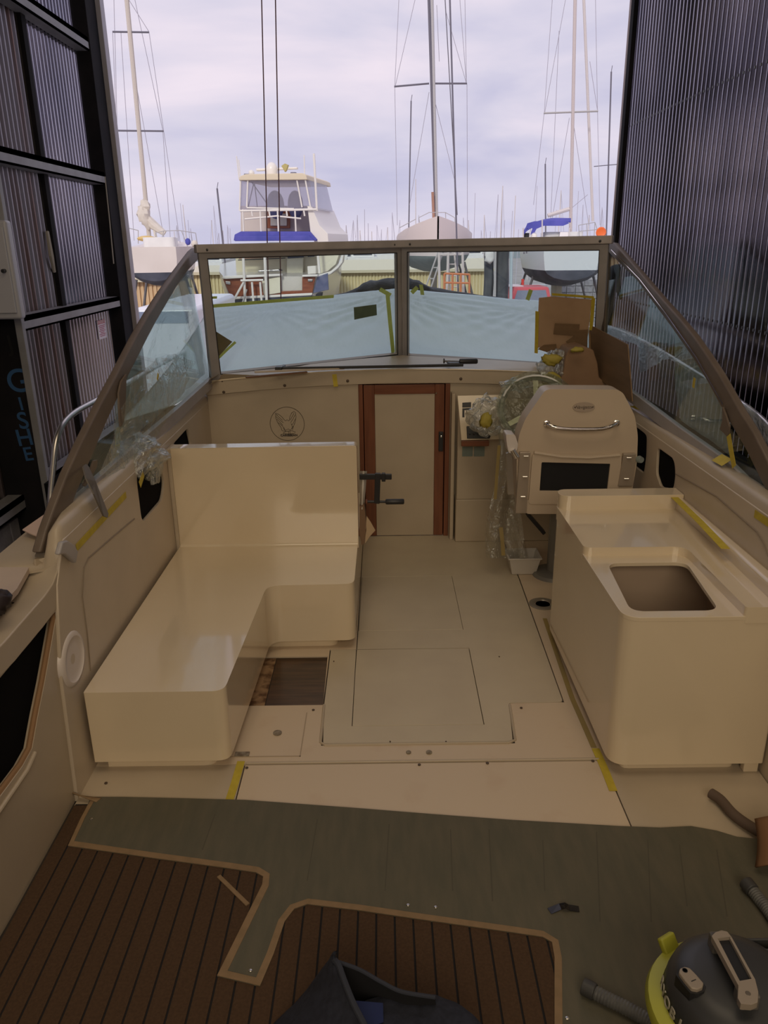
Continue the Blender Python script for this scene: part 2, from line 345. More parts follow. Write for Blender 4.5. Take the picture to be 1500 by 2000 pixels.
# warning sign
t = thing('warning_sign', 'white warning sign with red header on left corrugated wall', 'sign', PX(197, 645, XL+0.02))
P4 = [PX(a, b, XL+0.022) for a, b in ((190, 627), (205, 626), (208, 662), (194, 664))]
y0, y1 = P4[0].y, P4[1].y; zt, zb = P4[0].z, P4[3].z
MB().box(XL+0.012, XL+0.02, y0, y1, zb, zt).build('board', mat('sign_white', (0.75, 0.70, 0.74), rough=0.4), t)
MB().box(XL+0.02, XL+0.022, y0, y1, zt-(zt-zb)*0.2, zt).build('header', mat('sign_red', (0.55, 0.05, 0.08), rough=0.4), t)
Ms = frame(((XL+0.0225), (y0+y1)/2, zt-(zt-zb)*0.1), (0, 1, 0), (0, 0, 1))
text('header_lettering', 'WARNING', (y1-y0)*0.24, Ms, WHITE, t)
REDI = mat('faded_red_ink', (0.45, 0.15, 0.2), rough=0.6)
lm = MB()
for k in range(7):
    w_ = (0.8, 0.72, 0.6, 0.75, 0.5, 0.78, 0.66)[k]; zz = zt-(zt-zb)*(0.30+0.09*k); lm.box(XL+0.02, XL+0.0215, (y0+y1)/2-(y1-y0)*w_/2, (y0+y1)/2+(y1-y0)*w_/2, zz-0.004, zz+0.004)
lm.build('small_print', REDI, t)
# grey metal cabinet high on the left
t = thing('wall_cabinet', 'pale grey metal box fixed in front of the left column', 'cabinet', (-2.62, 5.2, 1.4))
q = PY(22, 430, 5.2); q2 = PY(28, 622, 5.2)
MB().box(-3.0, q.x+0.0, 5.12, 5.20, q2.z, q.z).build('body', mat('cabinet_paint', (0.42, 0.42, 0.46), rough=0.35), t, bevel=0.02, seg=3)
MB().box(-2.98, q.x-0.02, 5.105, 5.12, q2.z+0.04, q.z-0.04).build('door', mat('cabinet_paint', (0.42, 0.42, 0.46), rough=0.35), t, bevel=0.006)
MB().lathe([(0.012, 0), (0.012, 0.03), (0.0, 0.032)], (q.x-0.05, 5.105, (q.z+q2.z)/2), (0, -1, 0), 10).build('latch', BLKP, t)
t = MB().tube([PX(92, 452, XL+0.03), PX(100, 500, XL+0.05), PX(106, 531, XL+0.03)], [0.016, 0.022, 0.014], 6)
tag(t.build('rope_hank', mat('grubby_rope', (0.40, 0.37, 0.32), rough=0.9)), 'short grubby rope end hanging on the left corrugated wall', 'rope')
o = MB().tube([PX(205, 345, XL+0.145), PX(214, 430, XL+0.145), PX(222, 515, XL+0.145)], 0.006, 5).build('dangling_cord', mat('grubby_rope', (0.4, 0.37, 0.32)))
tag(o, 'thin cord dangling in front of the black column', 'cord')
# ------------------------------------------------------------------ the boat
CX = 0.14                                   # boat centreline
def mir(x): return 2*CX-x
def basis(p, n):
    n = Vector(n).normalized(); u = Vector((0, 0, 1)).cross(n)
    if u.length < 1e-3: u = Vector((1, 0, 0))
    u.normalize(); return Vector(p), u, n.cross(u), n
def plane3(a, b, c): a, b, c = map(Vector, (a, b, c)); return a, (b-a).cross(c-a).normalized()
def plate(name, pl, outer, holes, t, m, parent=None, bevel=0, off=0, rad=0, **kw):
    """flat plate of thickness t lying in plane pl; outline and holes given where they are seen"""
    p, u, v, n = basis(*pl)
    def to2(px): q = PP(px[0], px[1], p, n)-p; return (q.dot(u), q.dot(v))
    F = lambda a, b, h: p+u*a+v*b+n*h
    o2 = [to2(q) for q in outer]; h2 = [[to2(q) for q in h] for h in holes]
    if rad: o2 = rnd_poly(o2, rad); 
    mb = MB().slab(o2, off, off+t, F, h2); return mb.build(name, m, parent, bevel=bevel, **kw)

B = thing('motor_boat', 'cream fibreglass motor boat with open cockpit standing in the shed', 'boat', (CX, 2, GZ))
# outer hull
st = [(-1.4, 1.48, .80), (0.5, 1.52, .82), (2.5, 1.53, .84), (4.6, 1.53, .90), (6.0, 1.36, .98), (7.0, 1.0, 1.04), (7.8, .42, 1.08), (8.1, .06, 1.1)]
vs = []; fs = []
for y, w, z in st:
    k = min(1, max(0.0, w/1.74)); kz = -1.7+0.9*(1-k)**1.5+0.0
    ring = [(CX-w, z), (CX-w*.93, -.35+.5*(1-k)), (CX-w*.72, -1.2+.9*(1-k)), (CX, kz), (CX+w*.72, -1.2+.9*(1-k)), (CX+w*.93, -.35+.5*(1-k)), (CX+w, z)]
    vs += [(a, y, b) for a, b in ring]
for i in range(len(st)-1):
    for j in range(6): fs.append((7*i+j, 7*i+j+1, 7*i+8+j, 7*i+7+j))
fs.append(tuple(range(6, -1, -1)))
MB().add(vs, fs).build('hull', GEL, B, angle=50)
MB().box(CX-.15, CX+.15, 0.2, 5.0, GZ, -1.6).build('keel_block', mat('timber_block', (.2, .14, .09), rough=.9), B)
# side decks + coaming, left and right (swept profile)
def deck_w(y):                      # half beam of the side deck
    for (a, wa, _), (b, wb, _) in zip(st, st[1:]):
        if a <= y <= b: return wa+(wb-wa)*(y-a)/(b-a)
    return 1.7
for sgn in (-1, 1):
    ys = [2.47, 2.49, 2.52, 2.56, 2.7, 2.86, 3.2, 3.8, 4.4, 4.95]; ff = {2.47: .0, 2.49: .5, 2.52: .9}
    if sgn > 0: ys = [-1.3, .5, 2.2, 2.86, 3.2, 3.8, 4.4, 4.95]
    vs = []; fs = []
    for y in ys:
        w = deck_w(y); dz = 0.006*(y-3.7)
        pr = [(1.270, .935), (1.278, .970), (1.286, .984), (1.298, .988), (1.365, .980), (1.373, .972), (1.382, .94), (1.395, .872), (w-.05, .86), (w+.02, .85), (w+.02, .80)]
        vs += [(CX+sgn*a, y, (.85+(b-.85)*ff.get(y, 1) if b > .85 else b)+dz) for a, b in pr]
    m_ = len(pr)
    for i, y in enumerate(ys):
        if y < 2.86 and sgn < 0:
            for k in (4, 5, 6, 7): v_ = vs[i*m_+k]; vs[i*m_+k] = (v_[0]-sgn*.055*min(1, (2.86-y)/.3), v_[1], v_[2])
    for i in range(len(ys)-1):
        for j in range(m_-1): fs.append((m_*i+j, m_*i+j+1, m_*i+m_+j+1, m_*i+m_+j))
    fs += [tuple(range(m_))]
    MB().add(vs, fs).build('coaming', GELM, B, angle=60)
# side panels with the storage openings
def yz_hole(pts, X): 
    return [(PX(a, b, X).y, PX(a, b, X).z) for a, b in pts]
XPL, XPR = -1.128, 1.408
ho = rnd_poly([(q.y, q.z) for q in (PX(266, 925, XPL), PX(307, 897, XPL), PX(322, 935, XPL), PX(318, 975, XPL), PX(278, 1022, XPL))], .05)
ho2 = rnd_poly([(q.y, q.z) for q in (PX(338, 868, XPL), PX(367, 836, XPL), PX(374, 868, XPL), PX(374, 905, XPL), PX(342, 915, XPL))], .03)
MB().slab([(2.30, -.02), (4.95, -.02), (4.95, .945), (2.52, .93), (2.42, .80), (2.34, .5)], -.015, 0, YZ(XPL), [ho, ho2]).build('side_panel', GELW, B, bevel=.004)
hr = rnd_poly(yz_hole([(1284, 874), (1316, 897), (1319, 925), (1315, 955), (1290, 951), (1281, 925)], XPR), .03)
hr2 = rnd_poly(yz_hole([(1232, 826), (1263, 850), (1262, 890), (1257, 925), (1232, 905)], XPR), .03)
MB().slab([(-.5, -.02), (4.95, -.02), (4.95, .945), (-.5, .93)], 0, .015, YZ(XPR), [hr, hr2]).build('side_panel', GELW, B, bevel=.004)
for x0, x1, hh in ((XPL-.35, XPL-.015, (3.2, 4.9)), (XPR+.015, XPR+.3, (3.2, 4.9))):
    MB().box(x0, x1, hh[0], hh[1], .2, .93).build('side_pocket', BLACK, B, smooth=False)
# raised rectangular panel outline on the left side
def yzp(px, X, dx=0): q = PX(px[0], px[1], X); return Vector((X+dx, q.y, q.z))
loop = [(176, 1310), (170, 1240), (160, 1165), (163, 1108), (172, 1090), (232, 1038), (262, 1013)]
MB().tube([yzp(q, XPL, .001) for q in loop], .003, 6).build('panel_seam', mat('grubby_seam', (.26, .205, .15), rough=.8), B)
loop = [(1320, 925), (1400, 970), (1480, 1040), (1493, 1062), (1520, 1140)]
MB().tube([yzp(q, XPR, -.001) for q in loop], .003, 6).build('panel_seam', MATS['grubby_seam'], B)
# aft quarter: lower inner panel with black recess, round speaker, and the sloping coaming arm
XA = -1.14
rec = yz_hole([(-60, 1375), (0, 1325), (62, 1252), (104, 1200), (112, 1192), (100, 1262), (88, 1330), (74, 1400), (63, 1462), (45, 1495), (0, 1556), (-60, 1640)], XA)
out = yz_hole([(-80, 1350), (0, 1290), (62, 1230), (104, 1180), (122, 1140), (137, 1110), (146, 1140), (153, 1180), (158, 1230), (176, 1320), (162, 1350), (176, 1430), (186, 1505), (196, 1520), (165, 1545), (0, 1832), (-120, 2040), (-160, 1900), (-120, 1600)], XA)
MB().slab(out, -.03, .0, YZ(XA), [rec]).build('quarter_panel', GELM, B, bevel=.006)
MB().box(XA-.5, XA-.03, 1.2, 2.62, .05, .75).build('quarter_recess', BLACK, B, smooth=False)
rim = [yzp(q, XA, -.012) for q in [(112, 1192), (100, 1262), (88, 1330), (74, 1400), (63, 1462), (45, 1495), (0, 1556), (-50, 1625)]]
MB().tube(rim, .010, 8).build('recess_edge', mat('raw_ply_edge', (.30, .17, .08), rough=.8), B)
rim = [yzp(q, XA, .004) for q in [(66, 1470), (50, 1505), (0, 1578), (-50, 1650)]]
MB().tube(rim, .007, 8).build('recess_lip', GELM, B)
MB().ell(tuple(yzp((78, 1290), XA, -.09)), (.03, .035, .03), 12, 8).build('recess_fitting', mat('dim_plastic', (.05, .05, .05), rough=.5), B)
# arm: top face follows the seen edge
inn = [(121, 1083), (113, 1115), (104, 1139), (88, 1163), (67, 1187), (38, 1220), (12, 1250), (-40, 1305)]
otr = [(66, 1090), (60, 1106), (54, 1120), (43, 1141), (30, 1159), (15, 1176), (0, 1191), (-30, 1215)]
low = [(139, 1102), (134, 1140), (119, 1175), (104, 1200), (84, 1227), (64, 1250), (30, 1292), (-20, 1345)]
vs = []
for a, b, c_ in zip(inn, otr, low):
    p = PX(a[0], a[1], XA+.008); q = PZ(b[0], b[1], p.z-.004); r = PX(c_[0], c_[1], XA+.004); q.x = max(q.x, p.x-.30)
    s_ = Vector((q.x, q.y, p.z-.12)); vs += [p, q, s_, Vector((XA-.02, r.y, r.z)), r]
n_ = len(inn); fs = []
for i in range(n_-1):
    for j in range(5): fs.append((5*i+j, 5*i+(j+1) % 5, 5*i+5+(j+1) % 5, 5*i+5+j))
fs += [(0, 1, 2, 3, 4), tuple(5*(n_-1)+k for k in (4, 3, 2, 1, 0))]
ARM = MB().add(vs, fs).build('coaming_arm', GELM, B, bevel=.006, seg=3)
for a in ((58, 1176), (25, 1178), (31, 1209), (18, 1225)):
    hm = MB()
    p = PX(60, 1187, XA); q = PZ(a[0], a[1], PX(*min(inn, key=lambda t: abs(t[1]-a[1]-20)), XA).z+.001)
    hm.lathe([(.0045, 0), (.0045, .0022)], q, (0, 0.25, 1), 10).build('bolt_hole', BLACK, B)
MB().lathe([(.005, 0), (.005, .002)], PX(132, 1115, XA+.006), (1, 0, 0), 8).build('bolt_hole', BLACK, B)
# left side deck strip beside the arm (covered in pale board)
DZ = .845
dk = [Vector((a, b, DZ)) for a, b in ((-1.395, 2.9), (-1.15, 2.9), (-1.14, 2.62), (-1.275, 2.6), (-1.238, 2.45), (-1.207, 2.3), (-1.20, 2.15), (-1.22, 1.2), (-1.36, 1.2), (-1.371, 2.53))]
MB().thick(dk, (0, 0, -1), .02).build('side_deck', mat('dusty_side_deck', (.58, .47, .38), (.52, .42, .35), rough=.6, scale=3), B)
# round speaker on the quarter panel
SP = yzp((136, 1287), XA, 0)
t = thing('round_speaker', 'round white speaker cover plate on the left quarter panel', 'speaker', SP)
rx = .1
MB().lathe([(0, .016), (.018, .016)], SP, (1, 0, 0), 12)
ring = [(.019, .012), (.050, .014), (.078, .012), (.084, .020), (.096, .018), (.104, .010), (.106, 0)]
MB().lathe([(.019, 0)]+ring, SP, (1, 0, 0), 40).build('cover', mat('white_plastic', (.68, .61, .56), rough=.35), t, angle=60)
MB().lathe([(.019, .006), (.0, .006)], SP, (1, 0, 0), 20).build('centre_hole', mat('tan_hole', (.12, .08, .06), rough=.7), t)
# cockpit sole -------------------------------------------------------
sole = MB().box(-1.15, 1.43, -.6, 4.95, -.06, -.008).build('sole_core', mat('dark_seam_filler', (.035, .027, .02), rough=.9), B, smooth=False)
def floor_piece(name, pts, m, holes=(), r=0.0, top=0.0, gap=.0022, **kw):
    o2 = rnd_poly(pts, r, 3) if r else pts
    return MB().slab(o2, -.012, top, XY(0), holes).build(name, m, B, bevel=.002, seg=2, **kw)
G_ = .003
U = [(-.26+G_, 2.607), (.51-G_, 2.607), (.535, 2.887), (.772, 2.89), (.80, 4.2), (.80, 4.93), (-.142, 4.93), (-.142, 3.37), (-.272, 3.37), (-.272, 2.887)]
hA = [(-.146, 2.73), (.408, 2.73), (.414, 3.372), (-.148, 3.372)]
hB = [(-.140, 3.565), (.405, 3.565), (.405, 4.25), (-.138, 4.25)]
floor_piece('sole_panel', rnd_poly(U, [.02, .02, .01, .02, 0, 0, 0, 0, 0, .01]), SOLE, [hA, hB])
ins = lambda h, g: [(h[0][0]+g, h[0][1]+g), (h[1][0]-g, h[1][1]+g), (h[2][0]-g, h[2][1]-g), (h[3][0]+g, h[3][1]-g)]
floor_piece('floor_hatch', ins(hA, .0028), SOLE); floor_piece('floor_hatch', ins(hB, .0015), SOLE)
hole = [(-.625, 2.889), (-.276, 2.889), (-.284, 3.31), (-.64, 3.31)]
big = [(-1.13, 2.49), (-.549, 2.49), (.822, 2.49), (1.405, 2.49), (1.405, 4.93), (.806, 4.93), (.806, 4.2), (.776, 2.886), (.54, 2.883), (.514, 2.600), (-.264, 2.600), (-.277, 2.884), (-.277, 3.36), (-.277, 3.376), (-.146, 3.376), (-.146, 4.93), (-1.13, 4.93)]
floor_piece('sole_moulding', big, DIRT, [hole])
floor_piece('sole_moulding', [(-1.13, 1.1), (-.553, 1.1), (-.553, 2.488), (-1.13, 2.488)], GELM)
floor_piece('engine_hatch', [(-.549, 1.2), (.834, 1.2), (.834, 2.484), (-.549, 2.484)], DIRT)
floor_piece('sole_moulding', [(.838, 1.1), (1.405, 1.1), (1.405, 2.488), (.838, 2.488)], GELM)
MB().box(-.549, .822, 2.488, 2.496, -.01, .006).build('hatch_lip', GELM, B, bevel=.003)
# moulded raised border round the sunken panel
bd = [Vector((-.272, 2.885, .001)), Vector((-.268, 2.62, .001)), Vector((-.25, 2.602, .001)), Vector((.49, 2.602, .001)), Vector((.518, 2.62, .001)), Vector((.536, 2.87, .001))]
MB().tube(bd, .006, 8).build('panel_border', GELM, B)
# open locker in the sole: varnished ply floor and a rusty flange
MB().box(-.53, -.276, 2.888, 3.30, -.05, -.006).build('locker_ply', mat('dark_oiled_ply', (.035, .018, .010), (.085, .042, .02), rough=.35, scale=5, stretch=(1, 8, 1), detail=8), B, label='dark varnished plywood square')
MB().box(-.636, -.534, 2.89, 3.30, -.05, -.0045).build('locker_flange', mat('rusty_flange', (.10, .045, .018), (.34, .21, .11), rough=.8, scale=18, detail=8, p0=.4, p1=.6), B, label='rust stained bare strip')
# seams, screws and stains of the sole
MB().box(-.63, -.34, 2.532, 2.536, 0, .002).box(-.344, -.340, 2.532, 2.83, 0, .002).build('deck_plate_seam', mat('seam_cream', (.42, .33, .23), rough=.6), B)
def dot(name, px, r, m, z=.001, h=.004, lab=None):
    p = PZ(px[0], px[1], z); return MB().lathe([(r, 0), (r, h*.6), (r*.7, h)], p, (0, 0, 1), 12).build(name, m, B)
SCR = mat('tarnished_screw', (.10, .07, .05), rough=.5, metal=.5)
for q in ((612, 1387), (1018, 1383), (819, 1494), (482, 1500), (1158, 1487), (207, 1530), (952, 1493 - 2), (652, 1292), (762, 1449), (871, 1449), (975, 1283)): dot('screw', q, .006 if q[0] not in (762, 871, 652, 975) else .003, SCR)
for q in ((542, 1432, .018), (798, 1470, .010), (838, 1470, .012)): dot('deck_fitting', q[:2], q[2], mat('dull_zinc_fitting', (.30, .26, .20), (.16, .12, .08), rough=.6, scale=60), h=.006)
MB().box(*sorted((PZ(458, 1478, 0).x, PZ(486, 1478, 0).x)), 2.535, 2.56, 0, .006).build('deck_fitting', MATS['dull_zinc_fitting'], B)
for q in ((610, 1130), (560, 1180)): pass
# bulkhead -----------------------------------------------------------
def zb(x): return 1.053-.062*((x-CX)/1.25)**2
def zt(x): return zb(x)+.088
YB = 4.93
dx0, dx1, dz1 = -.155, .436, 1.046
xs = lin(-1.13, 1.41, 15)
arch = [(x, zb(x)+.02) for x in reversed(xs)]
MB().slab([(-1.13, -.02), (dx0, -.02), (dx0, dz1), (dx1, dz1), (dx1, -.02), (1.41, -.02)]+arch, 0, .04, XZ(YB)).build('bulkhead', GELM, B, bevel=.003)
fa = [(x, zb(x)) for x in xs]+[(x, zt(x)) for x in reversed(xs)]
MB().slab(fa, -.018, .01, XZ(YB)).build('bulkhead_fascia', GELM, B, bevel=.005)
for q in ((437, 766), (556, 753), (679, 744), (900, 740)):
    MB().lathe([(.010, 0), (.009, .003), (.004, .004)], PY(q[0], q[1], YB-.018), (0, -1, 0), 14).build('fascia_screw', SCR, B)
MB().lathe([(.005, 0), (.004, .003)], PY(434, 745, YB-.018), (0, -1, 0), 10).build('fascia_screw', SCR, B)
# dash shelf up to the windscreen base
gl = [PZ(413, 738, 1.125), PZ(430, 730, 1.125), PZ(600, 709, 1.125), PZ(786, 694, 1.125), PZ(980, 704, 1.125), PZ(1160, 716, 1.125), PZ(1175, 722, 1.125)]
fr = [Vector((x, YB, zt(x)-.004)) for x in lin(-1.13, 1.41, 7)]
vs = fr+gl; MB().add(vs+[v-Vector((0, 0, .03)) for v in vs], [(i, i+1, i+8, i+7) for i in range(6)]+[(14+i, 21+i, 22+i, 15+i) for i in range(6)]).build('dash_shelf', GELM, B, angle=30)
MB().tube([v+Vector((0, -.02, .0)) for v in [Vector((x, YB, zt(x))) for x in xs]], .005, 6).build('dash_edge_bead', GEL, B)
# upright rib right of the door and the plate it stands against
rb = [PY(886, 768, 4.86), PY(888, 1052, 4.86)]
MB().box(rb[0].x-.012, rb[0].x+.012, 4.84, 4.93, .0, rb[0].z).build('bulkhead_rib', GELM, B, bevel=.005)
MB().box(.475, 1.40, 4.80, 4.93, .0, .30).build('foot_box', GELM, B, bevel=.008)
# emblem
em = thing('boat_emblem', 'round printed emblem of a winged bird above small lettering on bulkhead', 'emblem', PY(561, 828, YB-.002))
EMI = mat('emblem_ink', (.09, .07, .045), rough=.7); EMD = mat('emblem_ink_dark', (.02, .015, .02), rough=.7)
c0 = PY(561, 828, YB-.001); R_ = 32.5/1500*5.22
MB().slab([(c0.x+R_*math.cos(a), c0.z+R_*math.sin(a)) for a in lin(0, 2*math.pi, 49)[:-1]], -.001, 0, XZ(YB), [[(c0.x+(R_-.0035)*math.cos(a), c0.z+(R_-.0035)*math.sin(a)) for a in lin(0, 2*math.pi, 49)[:-1]]]).build('ring', EMI, em)
def epx(x, y): return (c0.x+(x-700)/16.67/1500*5.22, c0.z-(y-640)/16.67/1500*5.22)
def eline(pts, w=.0028):
    mb = MB(); mb.tube([Vector((*epx(*p)[:1], YB-.001, epx(*p)[1])) for p in pts], w/2, 5); return mb
wl = MB()
for pts in ([(350, 290), (450, 330), (540, 410), (620, 510)], [(350, 290), (350, 440), (390, 560), (440, 660), (500, 750), (530, 860), (600, 870)], [(370, 330), (470, 440), (560, 520)], [(360, 400), (470, 500), (580, 600)], [(380, 480), (470, 570), (560, 680)], [(420, 600), (490, 650), (560, 720)],
            [(770, 530), (800, 400), (860, 290), (930, 245), (975, 280), (985, 420), (960, 560), (900, 700), (850, 830)], [(800, 520), (870, 400), (930, 300)], [(810, 600), (890, 480), (960, 350)], [(840, 680), (900, 600), (960, 480)], [(850, 760), (900, 700), (940, 600)],
            [(620, 510), (660, 540), (700, 500), (740, 540), (770, 530)], [(560, 720), (580, 800), (620, 850), (720, 800), (790, 840), (840, 780)], [(550, 940), (620, 880), (720, 870), (840, 860), (950, 900), (900, 950), (700, 960), (550, 940)], [(720, 860), (735, 960)], [(770, 860), (775, 950)], [(590, 750), (640, 900)], [(820, 620), (850, 720), (840, 800)]):
    q = eline(pts); wl.add(q.v, q.f)
wl.build('bird_drawing', EMI, em)
text('lettering', 'CARIBBEAN', .021, frame((c0.x+.008, YB-.002, c0.z-.076), (1, 0, 0), (0, 0, 1)), EMD, em, offset=.0006).scale = (1, 1, 1)
# ------------------------------------------------------------------ cabin door
D = thing('cabin_door', 'cream cabin door in a varnished teak frame with black lock', 'door', (.14, YB, 0))
yf = YB-.012
MB().box(dx0, -.127, yf, YB+.04, 0, dz1).build('jamb', TEAK, D, bevel=.003)
MB().box(.405, dx1, yf, YB+.04, 0, dz1).build('jamb', TEAK, D, bevel=.003)
MB().box(-.123, -.052, yf+.006, YB+.03, .004, dz1-.004).build('stile', TEAK, D, bevel=.003)
MB().box(.338, .400, yf+.006, YB+.03, .004, dz1-.004).build('stile', TEAK, D, bevel=.003)
MB().box(-.052, .338, yf+.006, YB+.03, dz1-.066, dz1-.004).build('top_rail', TEAKH, D, bevel=.003)
MB().box(-.052, .338, yf+.014, YB+.02, .002, dz1-.066).build('door_panel', GELM, D, bevel=.003)
MB().box(-.16, .44, YB+.03, YB+.05, 0, dz1).build('backing', BLACK, D)
lz = PY(862, 843, yf).z; lz2 = PY(862, 881, yf).z
lk = MB().box(.365, .395, yf-.012, yf+.008, lz2, lz).build('lock', BLKP, D, bevel=.004)
MB().lathe([(.006, 0), (.006, .004), (.003, .005)], (.381, yf-.012, lz-.03), (0, -1, 0), 12).build('key_barrel', CHROME, lk)
MB().lathe([(.006, 0), (.005, .003)], PY(852, 768, yf), (0, -1, 0), 8).build('door_catch', CHROME, D)

# ------------------------------------------------------------------ windscreen
WS = thing('windscreen', 'bronze framed boat windscreen with two front and two side panes', 'windshield', (CX, 5.1, 1.1))
tl = PY(402, 502, 4.62); tcn = PY(786, 492, 5.35); tr_ = PY(1173, 486, 4.70)
bl_ = PZ(428, 728, 1.13); bc = PZ(786, 689, 1.13); br_ = PZ(1158, 714, 1.13)
PLF = plane3(bl_, bc, tl); PRF = plane3(bc, br_, tr_)
if PLF[1].y < 0: PLF = (PLF[0], -PLF[1])
if PRF[1].y < 0: PRF = (PRF[0], -PRF[1])
gL = [(403, 503), (771, 492), (773, 689), (429, 727)]; gR = [(799, 490), (1172, 486), (1159, 715), (799, 691)]
def grow(q, d): c_ = (sum(a for a, _ in q)/4, sum(b for _, b in q)/4); return [(a+(d if a > c_[0] else -d), b+(d if b > c_[1] else -d)) for a, b in q]
plate('frame_left', PLF, [(385, 489), (786, 478), (786, 702), (412, 741)], [gL], .03, BRONZL, WS, bevel=.004, off=-.02)
plate('frame_right', PRF, [(786, 478), (1190, 474), (1174, 728), (786, 702)], [gR], .03, BRONZL, WS, bevel=.004, off=-.02)
plate('glass_pane', PLF, grow(gL, 2), [], .004, GLASS, WS, smooth=False)
plate('glass_pane', PRF, grow(gR, 2), [], .004, GLASS, WS, smooth=False)
# dark inner gasket lines
for pl, q in ((PLF, gL), (PRF, gR)):
    plate('gasket', pl, grow(q, 1.2), [q], .004, BLKP, WS, off=-.024)
for i_, (a, b, pl) in enumerate(((787, 792, PLF),)):
    plate('centre_post', PLF, [(781, 480), (792, 480), (792, 704), (781, 704)], [], .02, BRONZL, WS, off=-.042, bevel=.003)
# top cap with rivets
p = [PY(381, 486, 4.56), PY(786, 476, 5.30), PY(1197, 468, 4.64)]
cap = MB()
for a, b in ((0, 1), (1, 2)): cap.bar(p[a], p[b], .05, .046, (0, 0, 1))
CAPM = mat('worn_cap_extrusion', (.44, .40, .39), (.36, .33, .32), rough=.42, scale=9)
cap.build('top_cap', CAPM, WS, bevel=.006)
for q in ((404, 487), (498, 485), (590, 482), (682, 479), (770, 477), (801, 476), (890, 474), (981, 473), (1075, 472), (1172, 470)):
    t_ = (q[0]-381)/405 if q[0] < 786 else (q[0]-786)/411
    a, b = (p[0], p[1]) if q[0] < 786 else (p[1], p[2])
    c_ = PY(q[0], q[1]+1, (a.y+(b.y-a.y)*t_)-.030)
    MB().lathe([(.0075, -.003), (.0075, .003), (.004, .005)], c_, (0, -1, 0), 10).build('rivet', BLKP, WS)
# side panes and their raking rails
PSL = plane3((-1.085, 4.66, 1.87), (-1.10, 5.02, 1.07), (-1.225, 2.47, .87))
PSR = plane3((mir(-1.085), 4.72, 1.87), (mir(-1.10), 5.02, 1.07), (mir(-1.25), 2.56, .86))
railL = [(379, 484), (371, 491), (342, 529), (314, 568), (285, 613), (258, 660), (224, 726), (187, 794), (151, 866), (123, 927), (98, 992), (82, 1036), (70, 1079)]
railLi = [(106, 1081), (118, 1036), (137, 975), (165, 908), (203, 820), (244, 734), (282, 660), (298, 630), (314, 603), (338, 562), (364, 526), (389, 500)]
railR = [(1188, 472), (1204, 475), (1249, 526), (1300, 586), (1331, 620), (1360, 655), (1386, 692), (1411, 730), (1450, 799), (1478, 843), (1500, 886), (1535, 960)]
railRi = [(1532, 1030), (1500, 951), (1465, 880), (1426, 814), (1414, 793), (1390, 748), (1360, 700), (1318, 640), (1282, 592), (1249, 547), (1195, 494), (1189, 486)]
nL = PSL[1] if PSL[1].x > 0 else -PSL[1]; nR = PSR[1] if PSR[1].x < 0 else -PSR[1]
plate('side_rail', (PSL[0], nL), railL+railLi, [], .035, BRONZE, WS, off=-.018, bevel=.008)
plate('side_rail', (PSR[0], nR), railR+railRi, [], .035, BRONZE, WS, off=-.018, bevel=.008)
baseL = [(412, 737), (345, 797), (285, 848), (222, 903), (180, 940), (150, 990), (112, 1070)]
baseR = [(1176, 722), (1200, 739), (1253, 777), (1330, 835), (1426, 902), (1500, 975), (1545, 1035)]
plate('glass_pane', (PSL[0], nL), [(x+3, y) for x, y in reversed(railLi)][1:]+list(reversed(baseL)), [], .004, GLASS, WS, smooth=False)
plate('glass_pane', (PSR[0], nR), [(1190, 492)]+[(x+2, y) for x, y in reversed(railRi)][1:]+list(reversed(baseR)), [], .004, GLASS, WS, smooth=False)
def on(pl, q, off=0): n = pl[1]; return PP(q[0], q[1], pl[0]+n*off, n)
SL = (PSL[0], nL); SR = (PSR[0], nR)
for pl, bs in ((SL, baseL), (SR, baseR)):
    bm_ = MB(); P_ = [on(pl, q)-Vector((0, 0, .028)) for q in bs]
    for a_, b_ in zip(P_, P_[1:]): bm_.bar(a_, b_, .03, .06)
    bm_.build('base_channel', BRONZL, WS)
MB().bar(on(SL, (391, 500)), on(SL, (413, 738)), .03, .02, nL).build('corner_post', BRONZE, WS)
MB().bar(on(SR, (1190, 480)), on(SR, (1176, 722)), .05, .02, nR).build('corner_post', BRONZE, WS)
MB().tube([on(SR, (1194, 488), .022), on(SR, (1249, 545), .022), on(SR, (1300, 612), .022), on(SR, (1360, 698), .022), on(SR, (1412, 790), .022)], .0025, 5).build('rail_bead', CHROME, WS)
# aft end bracket of the left rail
eb = [PX(q[0], q[1], -1.126) for q in ((105, 1083), (112, 1058), (122, 1055), (134, 1062), (143, 1076), (139, 1100), (128, 1090), (118, 1082))]
MB().thick(eb, nL, .02).build('end_bracket', BRONZL, WS, bevel=.006)
MB().thick([on(SL, q, -.02) for q in ((70, 1076), (106, 1079), (104, 1083), (96, 1088), (75, 1086), (66, 1088))], nL, .05).build('rail_end_cap', mat('scuffed_end_cap', (.18, .15, .12), rough=.3), WS, bevel=.006)
